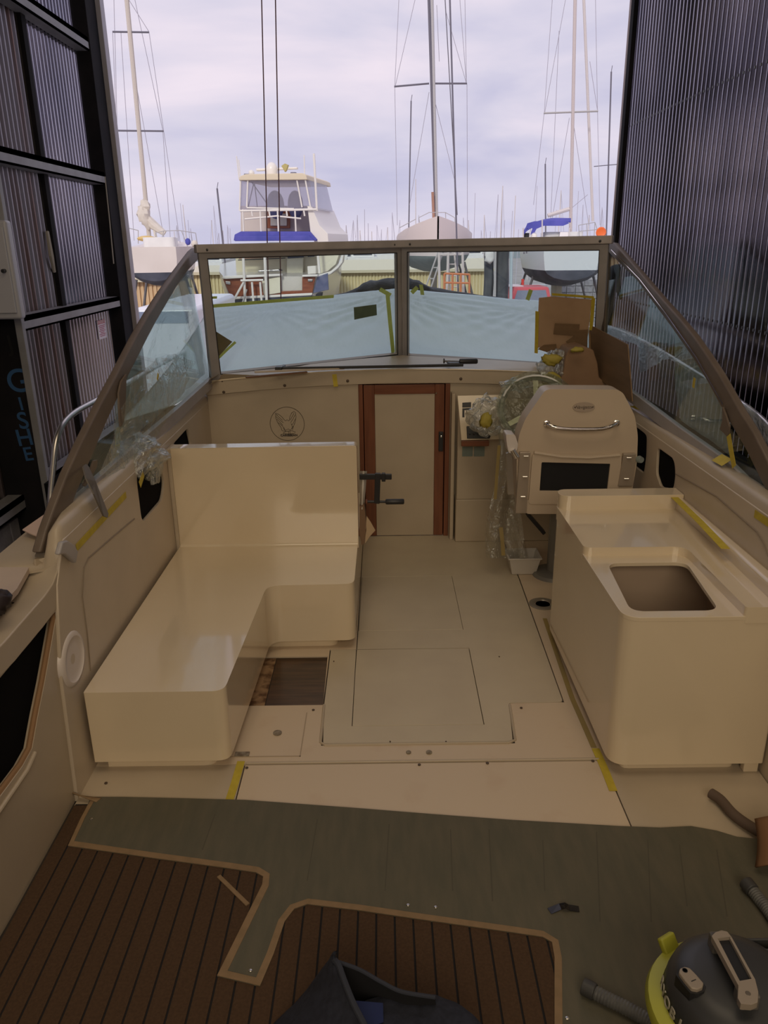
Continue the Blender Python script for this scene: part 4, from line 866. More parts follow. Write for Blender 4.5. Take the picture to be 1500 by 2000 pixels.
# helm seat
HS = thing('helm_chair', 'cream upholstered helm seat seen from behind with chrome grab handle', 'chair', (1.05, 4.1, 0))
VIN = mat('cream_vinyl', (.53, .43, .325), (.57, .465, .35), rough=.42, scale=2, bump=.08, bscale=60, bdist=.004)
ys_ = 3.98
def s2(x, y, Y=ys_): p = PY(x, y, Y); return (p.x, p.z)
outl = rnd_poly([s2(*q) for q in ((1009, 890), (1013, 852), (1026, 818), (1064, 763), (1074, 760), (1205, 761), (1217, 767), (1240, 812), (1246, 850), (1244, 905), (1236, 950), (1234, 985), (1010, 985))], .03, 4)
MB().slab(outl, 0, .13, XZ(ys_)).build('backrest', VIN, HS, bevel=.03, seg=4)
MB().slab(rnd_poly([s2(*q, ys_-.012) for q in ((1040, 886), (1215, 888), (1205, 985), (1032, 985))], .02), -.014, .03, XZ(ys_), [rnd_poly([s2(*q, ys_-.014) for q in ((1058, 903), (1192, 906), (1186, 960), (1054, 959))], .006)]).build('pocket_frame', VIN, HS, bevel=.006)
MB().tube([PY(1043, 884, ys_-.012), PY(1095, 892, ys_-.014), PY(1150, 894, ys_-.014), PY(1210, 889, ys_-.012)], .010, 8).build('piping', VIN, HS)
MB().slab([s2(*q, ys_-.002) for q in ((1057, 902), (1193, 905), (1187, 961), (1053, 960))], -.003, .0, XZ(ys_)).build('mesh_pocket', mat('black_mesh', (.006, .006, .008), rough=.8), HS)
MB().slab(rnd_poly([s2(*q) for q in ((1024, 975), (1232, 976), (1228, 1003), (1024, 1003))], .03, 4), -.01, .46, XZ(ys_)).build('seat_cushion', VIN, HS, bevel=.025, seg=3)
for (q0, q1, q2, q3), sc in ((((1015, 883), (1036, 883), (1028, 1003), (1007, 1003)), ((1026, 891), (1024, 931), (1020, 970))), (((1218, 886), (1243, 886), (1236, 950), (1207, 950)), ((1227, 894), (1222, 935)))):
    br = MB().slab([s2(*q, ys_-.022) for q in (q0, q1, q2, q3)], -.024, .03, XZ(ys_)).build('side_bracket', mat('satin_bracket', (.42, .35, .28), rough=.3, metal=.35), HS, bevel=.004)
    for q in sc: MB().tube([PY(q[0]-3, q[1], ys_-.03), PY(q[0]+6, q[1], ys_-.034)], .0045, 8).build('screw', STEEL, br)
hp = [PY(1068, 827, ys_-.002), PY(1067, 828, ys_-.045), PY(1078, 833, ys_-.06), PY(1096, 838, ys_-.06), PY(1140, 839, ys_-.06), PY(1180, 838, ys_-.06), PY(1196, 832, ys_-.06), PY(1205, 827, ys_-.045), PY(1204, 826, ys_-.002)]
hh = MB().tube(hp, .0115, 14); hh.build('grab_handle', CHROME, HS, sub=1, label='bent chrome grab handle')
for q in (hp[0], hp[-1]): MB().lathe([(.019, 0), (.017, .006), (.012, .008)], q, (0, -1, 0), 14).build('handle_base', CHROME, HS)
bc_ = PY(1140, 795, ys_-.001)
bd_ = MB().slab([(bc_.x+.058*math.cos(a), bc_.z+.026*math.sin(a)) for a in lin(0, 2*math.pi, 33)[:-1]], -.005, .002, XZ(ys_)).build('oval_badge', mat('badge_metal', (.40, .32, .25), rough=.5), HS, bevel=.002)
text('badge_script', 'Navigator', .024, frame((bc_.x, ys_-.0056, bc_.z), (1, 0, 0), (0, 0, 1)), mat('badge_dark', (.10, .075, .06), rough=.5), bd_, shear=.4)
for sx in (-1, 1): MB().lathe([(.0035, 0), (.002, .002)], (bc_.x+sx*.047, ys_-.005, bc_.z), (0, -1, 0), 8).build('badge_rivet', SCR, bd_)
ar = MB().slab(rnd_poly([s2(*q, 3.95) for q in ((988, 848), (1006, 849), (1012, 868), (1009, 883), (994, 886), (990, 868))], .012), 0, .10, XZ(3.95)).build('armrest', mat('white_armrest', (.66, .60, .56), rough=.35), HS, bevel=.01)
MB().tube([PY(1001, 878, 3.94), PY(1010, 893, 3.94)], [.014, .017], 12).build('pivot_tube', CHROME, HS)
MB().slab([s2(*q, 3.99) for q in ((989, 886), (1000, 882), (1004, 965), (992, 966))], 0, .02, XZ(3.99)).build('arm_plate', STEEL, HS)
MB().lathe([(.016, 0), (.020, .01), (.016, .03)], PY(1246, 896, 3.97), (.4, -1, 0), 12).build('end_cap', FILMW, HS)
MB().tube([(1.02, 4.25, .45), (1.02, 4.25, .03)], .045, 16).build('pedestal', mat('grey_pedestal', (.2, .19, .17), rough=.4), HS)
MB().lathe([(.13, 0), (.12, .02), (.06, .03)], (1.02, 4.25, 0), (0, 0, 1), 24).build('pedestal_base', mat('grey_pedestal', (.2, .19, .17)), HS)
MB().bar(PY(1030, 1003, 4.1), PY(1062, 1040, 4.1), .05, .02).build('slide_bracket', BLKP, HS)
# tub on the sole
pb = PZ(1040, 1116, 0)
T = thing('plastic_tub', 'small white plastic tub standing on the sole under the helm seat', 'tub', (.84, 4.30, 0))
o4 = lambda w, d, z: [Vector((.84+a*w, 4.31+b*d, z)) for a, b in ((-1, -1), (1, -1), (1, 1), (-1, 1))]
tbm = MB(); rings = [o4(.072, .06, .002), o4(.095, .08, .115), o4(.101, .086, .115), o4(.101, .086, .105), o4(.090, .074, .112), o4(.068, .055, .008)]
for rg in rings: pass
vs = [p for rg in rings for p in rg]; fs = [(3, 2, 1, 0)]
for i in range(len(rings)-1):
    for j in range(4): fs.append((4*i+j, 4*i+(j+1) % 4, 4*i+4+(j+1) % 4, 4*i+4+j))
fs.append(tuple(20+k for k in range(4)))
tbm.add(vs, fs).build('body', mat('white_tub', (.62, .58, .52), rough=.4), T, bevel=.006)
crumple('debris', (.85, 4.30, .03), (.03, .03, .02), BLKP, 'dark scrap lying in the white tub', seed=40, cat='scrap', nu=10, nv=7)
# round deck socket by the galley
so_ = PZ(1060, 1180, 0)
S_ = thing('deck_socket', 'round metal deck socket in the sole behind the galley unit', 'deck fitting', so_)
MB().lathe([(.075, 0), (.075, .004), (.068, .007), (.045, .006), (.040, -.004)], so_, (0, 0, 1), 32).build('flange_ring', mat('dull_ring', (.32, .29, .24), rough=.35, metal=.4), S_)
MB().lathe([(.040, .0015), (0, .0015)], so_, (0, 0, 1), 24).build('socket_floor', mat('socket_dark', (.05, .05, .06), rough=.3), S_)

# ------------------------------------------------------------------ carpet, mat
CB = mat('carpet_black_line', (.010, .008, .008), rough=.95)
CBR = mat('brown_carpet_pile', (.054, .027, .011), (.070, .036, .015), rough=.95, scale=120, bump=.4, bscale=400, bdist=.002, detail=8)
CP = thing('striped_carpet', 'brown teak-look carpet with black stripes on the aft deck', 'carpet', (-.3, 1.5, 0))
MB().slab([(-1.125, .55), (1.2, .55), (1.2, 1.95), (-.5, 1.98), (-1.02, 2.1), (-1.04, 2.27), (-1.125, 2.27)], .0005, .004, XY(0)).build('backing', CB, CP, smooth=False)
pt = .0545
k = 0; x = -1.125; first = None
while x < 1.16:
    x2 = x+pt-.006
    s_ = MB().box(x, x2, .56, 2.26 if x < -1.05 else (2.08 if x < -.6 else (1.99 if x < -.28 else 1.86)), .003, .0075).build('carpet_strip', CBR, CP, smooth=False); x += pt
# mat laid upside down over it
MATM = mat('grey_green_mat_backing', (.090, .086, .060), (.125, .108, .074), rough=.9, scale=6, stretch=(5, 1, 1), bump=.35, bscale=90, bdist=.003, detail=8, p0=.25, p1=.75)
BND = mat('tan_binding', (.22, .145, .075), (.26, .17, .09), rough=.85, scale=30)
def pz2(q, z=.0): p = PZ(q[0], q[1], z); return (p.x, p.y)
MZ = .0095
top = [(178, 1556), (240, 1556), (330, 1558), (480, 1562), (700, 1578), (850, 1590), (1000, 1601), (1210, 1613), (1290, 1616), (1350, 1613), (1400, 1622), (1440, 1634), (1470, 1637), (1560, 1640)]
bot = [(133, 1652), (300, 1676), (440, 1695), (500, 1704), (514, 1712), (512, 1728), (424, 1906), (508, 1926), (535, 1862), (556, 1800), (575, 1775), (600, 1766), (700, 1778), (830, 1797), (1000, 1821), (1060, 1830), (1078, 1840), (1083, 1870), (1083, 2010)]
P_t = [pz2(q, MZ) for q in top]; P_b = [pz2(q, MZ) for q in bot]
lastx = P_b[-1][0]
outline = P_t+[(1.38, .9), (lastx+.02, .9)]+list(reversed(P_b))
M_ = thing('deck_mat', 'grey-green backed mat with tan binding laid upside down across the aft deck', 'mat', (.3, 1.9, 0))
# fan of seams hinted as shallow ridges is in the mat's pattern of strips
mz = MB().slab(outline, MZ-.0045, MZ, lambda a, b, h: Vector((a, b, h)))
mm_ = mz.build('mat_body', MATM, M_, bevel=.001)
def offset_ribbon(pts, d, z, name, m, par, h=.0016):
    n_ = len(pts); L_ = []
    for i in range(n_):
        a = Vector(pts[max(i-1, 0)]); b = Vector(pts[min(i+1, n_-1)]); t = (b-a).normalized(); nn = Vector((-t.y, t.x)); L_.append(Vector(pts[i])+nn*d)
    vs = []; fs = []
    for i in range(n_):
        p, q = Vector(pts[i]), L_[i]; vs += [(p.x, p.y, z), (q.x, q.y, z), (q.x, q.y, z+h), (p.x, p.y, z+h)]
    for i in range(n_-1):
        for j in range(4): fs.append((4*i+j, 4*i+(j+1) % 4, 4*i+4+(j+1) % 4, 4*i+4+j))
    fs += [(3, 2, 1, 0), (4*n_-4, 4*n_-3, 4*n_-2, 4*n_-1)]
    return MB().add(vs, fs).build(name, m, par, smooth=False)
i1 = bot.index((512, 1728))+1; i2 = bot.index((424, 1906)); i3 = bot.index((508, 1926))
offset_ribbon(P_b[:i1+1], .022, MZ, 'binding', BND, M_)
offset_ribbon(P_b[i2:i3+1], .020, MZ+.0006, 'binding', BND, M_)
offset_ribbon(P_b[i3:], .020, MZ, 'binding', BND, M_)
offset_ribbon([pz2((133, 1652), MZ), pz2((158, 1598), MZ), pz2((180, 1558), MZ)], -.014, MZ+.0005, 'binding', BND, M_)
# curled front left corner
cl = MB().grid(lambda u, v: PZ(150+48*u-10*v, 1552+6*u-14*v*(1-u)+8*v, .012+.028*(1-u)*v), 8, 4)
so = cl.build('curled_corner', BND, M_, angle=180).modifiers.new('s', 'SOLIDIFY'); so.thickness = .004
for q in ((489, 1896), (178, 1600), (797, 1768), (851, 1772), (1108, 1989)):
    MB().lathe([(.0055, 0), (.005, .002), (.0025, .003)], PZ(q[0], q[1], MZ), (0, 0, 1), 12).build('press_stud', STEEL, M_)
# faint pressed plank lines across the mat: thin raised welts
for k, (a, b) in enumerate((((955, 1620), (962, 1760)), ((1165, 1625), (1172, 1800)), ((1265, 1640), (1272, 1800)), ((1327, 1650), (1342, 1770)), ((1060, 1640), (1064, 1740)), ((880, 1620), (884, 1740)), ((620, 1600), (600, 1720)), ((420, 1590), (395, 1660)), ((760, 1610), (752, 1740)), ((1400, 1660), (1420, 1790)))):
    p = PZ(*a, MZ); q = PZ(*b, MZ); MB().bar(p, q, .0035, .0012).build('pressed_line', mat('mat_line', (.085, .078, .055), rough=.95), M_)
o = MB().bar(PZ(427, 1711, .009), PZ(484, 1767, .009), .013, .003); tag(o.build('carpet_offcut', BND), 'narrow tan binding strip lying diagonally by the mat corner', 'binding strip')
o = strip('black_tape', [PZ(1073, 1780, MZ+.001), PZ(1094, 1771, MZ+.004), PZ(1104, 1769, MZ+.016), PZ(1112, 1773, MZ+.004), PZ(1131, 1776, MZ+.001)], .022, (0, 0, 1), mat('glossy_black_tape', (.008, .008, .01), rough=.2), label='bent piece of black tape lying on the mat', cat='tape')

# ------------------------------------------------------------------ hoses, vacuum, odds
def smooth_path(pts, n=8):
    out = []
    for i in range(len(pts)-1):
        p0 = pts[max(i-1, 0)]; p1 = pts[i]; p2 = pts[i+1]; p3 = pts[min(i+2, len(pts)-1)]
        for k in range(n):
            t = k/n; out.append(.5*((2*p1)+(p2-p0)*t+(2*p0-5*p1+4*p2-p3)*t*t+(3*p1-p0-3*p2+p3)*t**3))
    return out+[pts[-1]]
hz = smooth_path([PZ(1388, 1549, .024), PZ(1408, 1563, .024), PZ(1432, 1590, .024), PZ(1462, 1612, .024), PZ(1500, 1632, .03), PZ(1560, 1650, .03)])
H1 = thing('foam_hose', 'brown foam pipe lying on the sole beside the galley unit', 'hose', hz[0])
MB().tube(hz, .0185, 14).build('outer', mat('brown_foam', (.11, .075, .055), rough=.8), H1); MB().lathe([(.017, 0), (.012, .001)], hz[0]-(hz[1]-hz[0]).normalized()*.0008, hz[0]-hz[1], 14).build('cut_end', mat('tan_foam', (.20, .14, .09), rough=.9), H1)
def ribbed(name, pts, r, label, m, m2):
    P = smooth_path(pts, 16); Hh = thing(name, label, 'hose', P[0])
    rs = []; Q = []
    tot = sum((b-a).length for a, b in zip(P, P[1:])); n_ = int(tot/.004); 
    acc = 0; cum = [0]
    for a, b in zip(P, P[1:]): acc += (b-a).length; cum.append(acc)
    for i in range(n_+1):
        d_ = tot*i/n_; k_ = max(j for j in range(len(cum)) if cum[j] <= d_+1e-9); k_ = min(k_, len(P)-2)
        f_ = (d_-cum[k_])/(cum[k_+1]-cum[k_]); Q.append(P[k_].lerp(P[k_+1], f_)); rs.append(r*(1 if i % 2 else .90))
    MB().tube(Q, rs, 14).build('ribbed_tube', m, Hh, angle=25)
    MB().lathe([(r*1.15, -.002), (r*1.15, .03), (r, .032)], P[0], P[1]-P[0], 16).build('cuff', m2, Hh, bevel=.002); return Hh
GRH = mat('grey_hose', (.10, .10, .10), (.15, .15, .14), rough=.5, scale=30); BLH = mat('hose_cuff', (.05, .05, .05), rough=.5)
ribbed('suction_hose', [PZ(1457, 1724, .034), PZ(1480, 1752, .032), PZ(1512, 1795, .032), PZ(1560, 1880, .03)], .019, 'grey ribbed vacuum hose end by the right edge of the mat', GRH, BLH)
ribbed('suction_hose', [PZ(1140, 1926, .03), PZ(1180, 1948, .03), PZ(1235, 1975, .03), PZ(1285, 2010, .03), PZ(1330, 2080, .04)], .019, 'grey ribbed hose lying on the mat in front of the vacuum', GRH, BLH)
cd_ = MB().grid(lambda u, v: PZ(1476+60*u+6*math.sin(v*3)*(1-u), 1600+95*v-12*u, .10-.07*v+.03*math.sin(u*3)), 8, 12)
o = cd_.build('cardboard_scrap', mat('orange_brown_card', (.17, .085, .035), (.20, .10, .045), rough=.8), angle=180); o.modifiers.new('s', 'SOLIDIFY').thickness = .006
tag(o, 'orange-brown curled cardboard scrap at the right edge beside the mat', 'cardboard')

VC = PZ(1432, 1975, .30); vr = .178
V = thing('shop_vacuum', 'wet and dry vacuum with lime rim, black lid and grey handle', 'vacuum cleaner', (VC.x, VC.y, 0))
LIME = mat('lime_plastic', (.36, .36, .035), (.40, .40, .045), rough=.45, scale=3); CHAR = mat('charcoal_plastic', (.035, .036, .038), rough=.42); GRP = mat('warm_grey_plastic', (.30, .25, .20), rough=.4)
cz = Vector((VC.x, VC.y, 0))
MB().lathe([(.14, MZ), (.155, .02), (.165, .26), (.165, .285)], cz, (0, 0, 1), 40).build('drum', mat('dark_drum', (.03, .03, .032), rough=.5), V)
MB().lathe([(.163, .262), (vr, .268), (vr+.006, .290), (vr, .308), (.150, .318), (.150, .262)], cz, (0, 0, 1), 48).build('rim', LIME, V, angle=50)
MB().lathe([(.150, .300), (.146, .345), (.138, .372), (.120, .394), (.09, .404), (0, .408)], cz, (0, 0, 1), 48).build('lid', CHAR, V, angle=70)
# latch
lp = PZ(1319, 1862, .31); ld = (lp-Vector((VC.x, VC.y, .31))).normalized()
MB().bar(Vector((VC.x, VC.y, .30))+ld*(vr-.012), Vector((VC.x, VC.y, .335))+ld*(vr+.014), .045, .018).build('latch', LIME, V, bevel=.005)
# switch
zs = .405
sa = PZ(1335, 1900, zs); sb = PZ(1362, 1932, zs); ax_ = (sb-sa).normalized(); sd_ = Vector((-ax_.y, ax_.x, 0)); mid = (sa+sb)/2; L2 = (sb-sa).length/2+.006
sw_o = [mid+ax_*(a*L2)+sd_*(b*.0165) for a, b in ((-1, .35), (-.75, .9), (0, 1), (.75, 1), (1, .4), (1, -.4), (.75, -1), (0, -1), (-.75, -.9), (-1, -.35))]
MB().thick([p+Vector((0, 0, -.03)) for p in [mid+ax_*(a*L2*1.15)+sd_*(b*.021) for a, b in ((-1, .35), (-.75, .9), (0, 1), (.75, 1), (1, .4), (1, -.4), (.75, -1), (0, -1), (-.75, -.9), (-1, -.35))]], (0, 0, 1), .031).build('switch_well', BLKP, V)
swt = MB().thick([p+Vector((0, 0, -.02)) for p in sw_o], (0, 0, 1), .030).build('rocker_switch', GRP, V, bevel=.003)
MB().lathe([(.0058, 0), (.0058, .0006), (.0044, .0006), (.0044, 0)], mid-ax_*.018+Vector((0, 0, .010)), (0, 0, 1), 18).build('off_mark', BLKP, swt)
MB().bar(mid+ax_*.008+Vector((0, 0, .0104))-sd_*.006, mid+ax_*.008+Vector((0, 0, .0104))+sd_*.006, .0015, .0008).build('on_mark', BLKP, swt)
# carry handle: two rails round a dark label, grips at both ends
zh = .445
def hp_(x, y, z=zh): return PZ(x, y, z)
ho_ = [hp_(*q) for q in ((1389, 1833), (1396, 1826), (1408, 1822), (1420, 1825), (1428, 1835), (1474, 1918), (1480, 1942), (1479, 1963), (1467, 1968), (1446, 1966), (1440, 1955), (1441, 1930))]
hh_ = [hp_(*q) for q in ((1401, 1838), (1424, 1836), (1467, 1917), (1444, 1921))]
o_, u_, v_, n_v = Vector((0, 0, zh)), None, None, None
MB().slab([(p.x, p.y) for p in ho_], 0, .016, XY(zh-.008), [[(p.x, p.y) for p in hh_]]).build('carry_handle', GRP, V, bevel=.004, seg=3)
MB().slab([(p.x, p.y) for p in hh_], 0, .006, XY(zh-.006)).build('handle_label', mat('black_label', (.008, .008, .009), rough=.5), V)
g1 = hp_(1402, 1842, zh-.02); g2 = hp_(1460, 1945, zh-.02)
MB().box(g1.x-.014, g1.x+.02, g1.y-.01, g1.y+.02, .35, zh-.006).box(g2.x-.02, g2.x+.02, g2.y-.015, g2.y+.02, .38, zh-.006).build('handle_posts', mat('grey_post', (.12, .11, .10), rough=.4), V, bevel=.004)['kind'] = 'stuff'
MB().lathe([(.0055, 0), (.0045, .001), (.0, .001)], hp_(1461, 1940, zh+.008), (0, 0, 1), 14).build('handle_dimple', mat('handle_dimple', (.12, .10, .08), rough=.5), V)
# cooling louvres on the lid's right
for k in range(6):
    y0_ = VC.y+.10-.032*k; MB().box(VC.x+.055, VC.x+.155-.006*abs(k-2), y0_, y0_+.007, .335, .40-.004*abs(k-2)).build('louvre', CHAR, V, bevel=.003)
# lettering on the lid flank
for i, ch in enumerate('RYOBI'):
    a = math.radians(163+9.5*i); rr = .1515
    c_ = Vector((VC.x+rr*math.cos(a), VC.y+rr*math.sin(a), .334)); out_ = Vector((math.cos(a), math.sin(a), .12)); tx = Vector((-math.sin(a), math.cos(a), 0))
    text('letter', ch, .034, frame(c_, tx, Vector((0, 0, 1))-out_*.12), mat('lid_lettering', (.36, .33, .26), rough=.5), V, ext=.001, offset=.0004)

# navy garment lying at the bottom edge
NV = mat('navy_fabric', (.010, .012, .022), (.018, .021, .036), rough=.9, scale=60, bump=.4, bscale=140, bdist=.002)
J = thing('navy_jacket', 'dark navy jacket with open collar and blue tag lying on the carpet', 'jacket', PZ(760, 1990, 0))
def lerp_list(P, t):
    s_ = t*(len(P)-1); k = min(int(s_), len(P)-2); return P[k].lerp(P[k+1], s_-k)
A_ = [PZ(652, 1879, .20), PZ(615, 1915, .10), PZ(580, 1955, .03), PZ(535, 1998, .012), PZ(490, 2060, .012)]
R1 = [PZ(654, 1877, .22), PZ(662, 1887, .225), PZ(672, 1915, .22), (PZ(690, 1960, .21)), PZ(715, 2010, .20), PZ(745, 2080, .19)]
c1 = MB().grid(lambda u, v: lerp_list(R1, v).lerp(lerp_list(A_, v), u)+Vector((0, 0, .035*math.sin(u*math.pi)+.006*fbm((u*4, v*5, 1)))), 24, 24).build('left_panel', NV, J, angle=180)
c1.modifiers.new('s', 'SOLIDIFY').thickness = .008
MB().tube(smooth_path([p+Vector((0, 0, .002)) for p in R1], 6), .0075, 8).build('collar_hem', mat('navy_hem', (.03, .034, .05), rough=.9), J)
R2 = [PZ(654, 1877, .22), PZ(700, 1893, .21), PZ(745, 1918, .20), PZ(785, 1937, .19), PZ(850, 1948, .18)]
MB().tube(smooth_path(R2, 6), .005, 8).build('collar_hem', MATS['navy_hem'], J)
c2_ = MB().grid(lambda u, v: lerp_list(R2, u)+Vector((0.02*v, -.02*v, -.19*v)), 16, 10).build('collar_inside', mat('navy_lining', (.006, .006, .009), rough=.95), J, angle=180)
R3 = [PZ(*q, .15) for q in ((700, 1962), (715, 1953), (755, 1943), (800, 1938), (850, 1943), (890, 1957), (920, 1978), (950, 2012))]
def mound(u, v):
    p = lerp_list(R3, u); w = v*1.35-.35
    if w < 0: return Vector((p.x-.01*w, p.y-.12*w, max(.01, p.z*(1-(-w/.35)**1.5))))
    return Vector((p.x+.02*w*(u-.5), p.y-.34*w, p.z+.05*math.sin(w*2.4)-.06*w+.008*fbm((u*5, v*4, 7))))
MB().grid(mound, 36, 28).build('body_fold', NV, J, angle=180).modifiers.new('s', 'SOLIDIFY').thickness = .008
tgp = [PZ(690, 1955, .165), PZ(748, 1960, .175), PZ(749, 1997, .17), PZ(712, 2012, .16)]
MB().thick(tgp, (0, 0, 1), .002).build('blue_tag', mat('blue_tag', (.006, .016, .085), rough=.7), J)

# handrail, wires, starboard bundle, deck paper
hr_ = smooth_path([PX(235, 755, -1.42), PX(190, 781, -1.42), PX(150, 803, -1.42), PX(128, 822, -1.42), PX(116, 842, -1.42), PX(108, 870, -1.42), PX(103, 920, -1.42), PX(99, 970, -1.42), PX(97, 1018, -1.42)])
HR = thing('side_handrail', 'bent stainless handrail on the left side deck', 'rail', hr_[-1])
MB().tube([Vector((-1.42, 5.6, hr_[0].z+.0))]+hr_, .0135, 12).build('rail_tube', STEEL, HR)
MB().tube([Vector((-1.42, 5.6, hr_[0].z)), Vector((-1.42, 5.6, .90))], .0135, 10).build('rail_leg', STEEL, HR)
for k, (xa, xb) in enumerate(((511, 525), (538, 549))):
    o = MB().tube([PY(xa, 0, 8.0)+(PY(xa, 0, 8.0)-PY(xb, 600, 8.0))*.75, PY(xb, 600, 8.0)], .0055, 6)
    tag(o.build('hanging_wire', mat('dark_red_wire', (.15, .04, .04), rough=.5)), ('left' if k == 0 else 'right')+' one of the two dark wires hanging before the flybridge cruiser', 'wire')
rr = smooth_path([Vector((1.66, 6.3, 1.24)), PX(1190, 640, 1.70), PX(1250, 664, 1.70), PX(1305, 694, 1.70), PX(1370, 734, 1.70), PX(1437, 779, 1.70), PX(1500, 830, 1.70), PX(1522, 880, 1.69), PX(1530, 960, 1.67)])
HR2 = thing('side_handrail', 'bent stainless handrail beyond the right side pane', 'rail', rr[-1])
MB().tube(rr, .0135, 10).build('rail_tube', STEEL, HR2)
MB().tube([rr[0], Vector((1.60, 6.2, .95))], .0135, 8).build('rail_leg', STEEL, HR2)
PXR = (Vector((1.69, 4, 1)), Vector((-1, 0, 0)))
film_poly(PXR, [(1186, 632), (1220, 642), (1250, 655), (1306, 686), (1322, 700), (1306, 703), (1250, 674), (1186, 652)], .02, 'rail_film', 'gathered white film taped along the right handrail', MILK, amp=.02)
film_poly(PXR, [(1250, 664), (1308, 694), (1290, 708), (1252, 728), (1251, 700)], .01, 'rail_film', 'white film triangle hanging from the right handrail', MILK, amp=.03)
film_poly(PXR, [(1418, 762), (1437, 775), (1470, 793), (1497, 822), (1525, 850), (1525, 965), (1500, 925), (1470, 868), (1440, 812)], .015, 'rail_film', 'milky film draped over the aft end of the right handrail at the frame edge', MILK, amp=.03)
o = MB().thick([PZ(44, 1036, .872), PZ(90, 1004, .872), PZ(98, 1018, .872), PZ(80, 1052, .872), PZ(60, 1044, .872)], (0, 0, 1), .004)
tag(o.build('paper_piece', CARDL), 'pale pinkish cardboard piece on the left side deck', 'cardboard')
crumple('dark_lump', PZ(-2, 1176, .88), (.035, .05, .04), mat('maroon_black', (.02, .012, .014), rough=.6), 'dark lump on the left side deck at the frame edge', seed=50, cat='fitting', nu=14, nv=10)
# ------------------------------------------------------------------ the yard beyond the shed
def px_m(y_): return y_/1500.0*1.06          # metres per pixel at depth y_
def sailboat(label, cx_px, Y, rot, Ln, beam, yd, yw, yb, top=OFFW, group=None, bow_up=.35, name='sailing_yacht', cabin=True, bot=None):
    """hull from sheer (yd), waterline (yw) and bottom (yb) rows seen at depth Y"""
    c = PY(cx_px, yd, Y); zd = c.z; zw = PY(cx_px, yw, Y).z; zbm = PY(cx_px, yb, Y).z
    t = thing(name, label, 'sailboat', (c.x, Y, GZ), group)
    R = Matrix.Translation((c.x, Y, 0)) @ Matrix.Rotation(rot, 4, 'Z')
    st_ = [(0, .62), (.12, .82), (.3, .96), (.45, 1), (.6, .95), (.75, .76), (.88, .45), (.96, .18), (1, .02)]
    def ring(t_, w):
        x = (t_-.5)*Ln; zt_ = zd+bow_up*max(0, (t_-.4)/.6)**1.6; k = math.sin(math.pi*min(1, max(0, .12+.88*t_)))**.7
        zb_ = zw-(zw-zbm)*max(.03, k); h = beam/2*w
        a = [(h, zt_), (h*1.0, (zt_+zw)/2), (h*.93, zw)]
        b = [(h*.93, zw), (h*.84, zw-(zw-zb_)*.35), (h*.60, zw-(zw-zb_)*.72), (h*.25, zw-(zw-zb_)*.95), (0, zb_)]
        return x, a, b
    for part, m_, nm in ((1, top, 'topsides'), (2, bot or NAVY, 'antifouled_bottom')):
        vs = []; fs = []
        for t_, w in st_:
            r_ = ring(t_, w); x = r_[0]; L_ = r_[part]; full = [(y, z) for y, z in L_]+[(-y, z) for y, z in reversed(L_)]
            vs += [R @ Vector((x, y, z)) for y, z in full]; k_ = len(full)
        for i in range(len(st_)-1):
            for j in range(k_): 
                if part == 2 and j == k_-1: pass
                fs.append((i*k_+j, i*k_+(j+1) % k_, (i+1)*k_+(j+1) % k_, (i+1)*k_+j))
        fs.append(tuple(range(k_)))
        MB().add(vs, fs).build(nm, m_, t, angle=45)
    # deck line, cabin trunk, keel, rudder
    if cabin:
        cb = rnd_poly([(-.18*Ln, -.24*beam), (.18*Ln, -.20*beam), (.24*Ln, 0), (.18*Ln, .20*beam), (-.18*Ln, .24*beam)], .2)
        MB().slab(cb, zd-.05, zd+.32, lambda a, b, h: R @ Vector((a, b, h))).build('cabin_trunk', WHITE, t, bevel=.05)
    MB().slab([(-.12*Ln, zbm+.3), (.12*Ln, zbm+.3), (.06*Ln, GZ+.12), (-.1*Ln, GZ+.12)], -.12, .12, lambda a, b, h: R @ Vector((a, h, b))).build('keel', mat('primed_keel', (.42, .38, .30), rough=.7), t, bevel=.03)
    MB().box(-.14*Ln, .1*Ln, -.2, .2, GZ, GZ+.13, M=R).build('keel_block', mat('timber_block', (.2, .14, .09)), t)
    # stands
    SM = mat('stand_steel', (.14, .13, .14), rough=.6)
    for sx in (-.25, .22):
        for sy in (-1, 1):
            a = R @ Vector((sx*Ln, sy*beam*.36, zw-.28)); f = R @ Vector((sx*Ln, sy*beam*.62, GZ)); s_ = MB().tube([a, f], .05, 6)
            kn = a.lerp(f, .45)
            for d_ in (-.7, .7): s_.tube([kn, (R @ Vector((sx*Ln+d_, sy*beam*.5, GZ)))], .035, 5)
            s_.build('stand', SM, t)
    return t, R, zd
def spar(par, a, b, Y, w, m, name='mast'):
    """mast between seen points at depth Y, w pixels wide"""
    r = w/2*px_m(Y)*.95
    return MB().tube([PY(a[0], a[1], Y), PY(b[0], b[1], Y)], r, 8).build(name, m, par)
def wires(par, lst, Y, r=.010, m=FAINT, name='rigging'):
    mb = MB()
    for a, b in lst: mb.tube([PY(a[0], a[1], Y), PY(b[0], b[1], Y)], r, 4)
    o = mb.build(name, m, par); o['kind'] = 'stuff'; return o

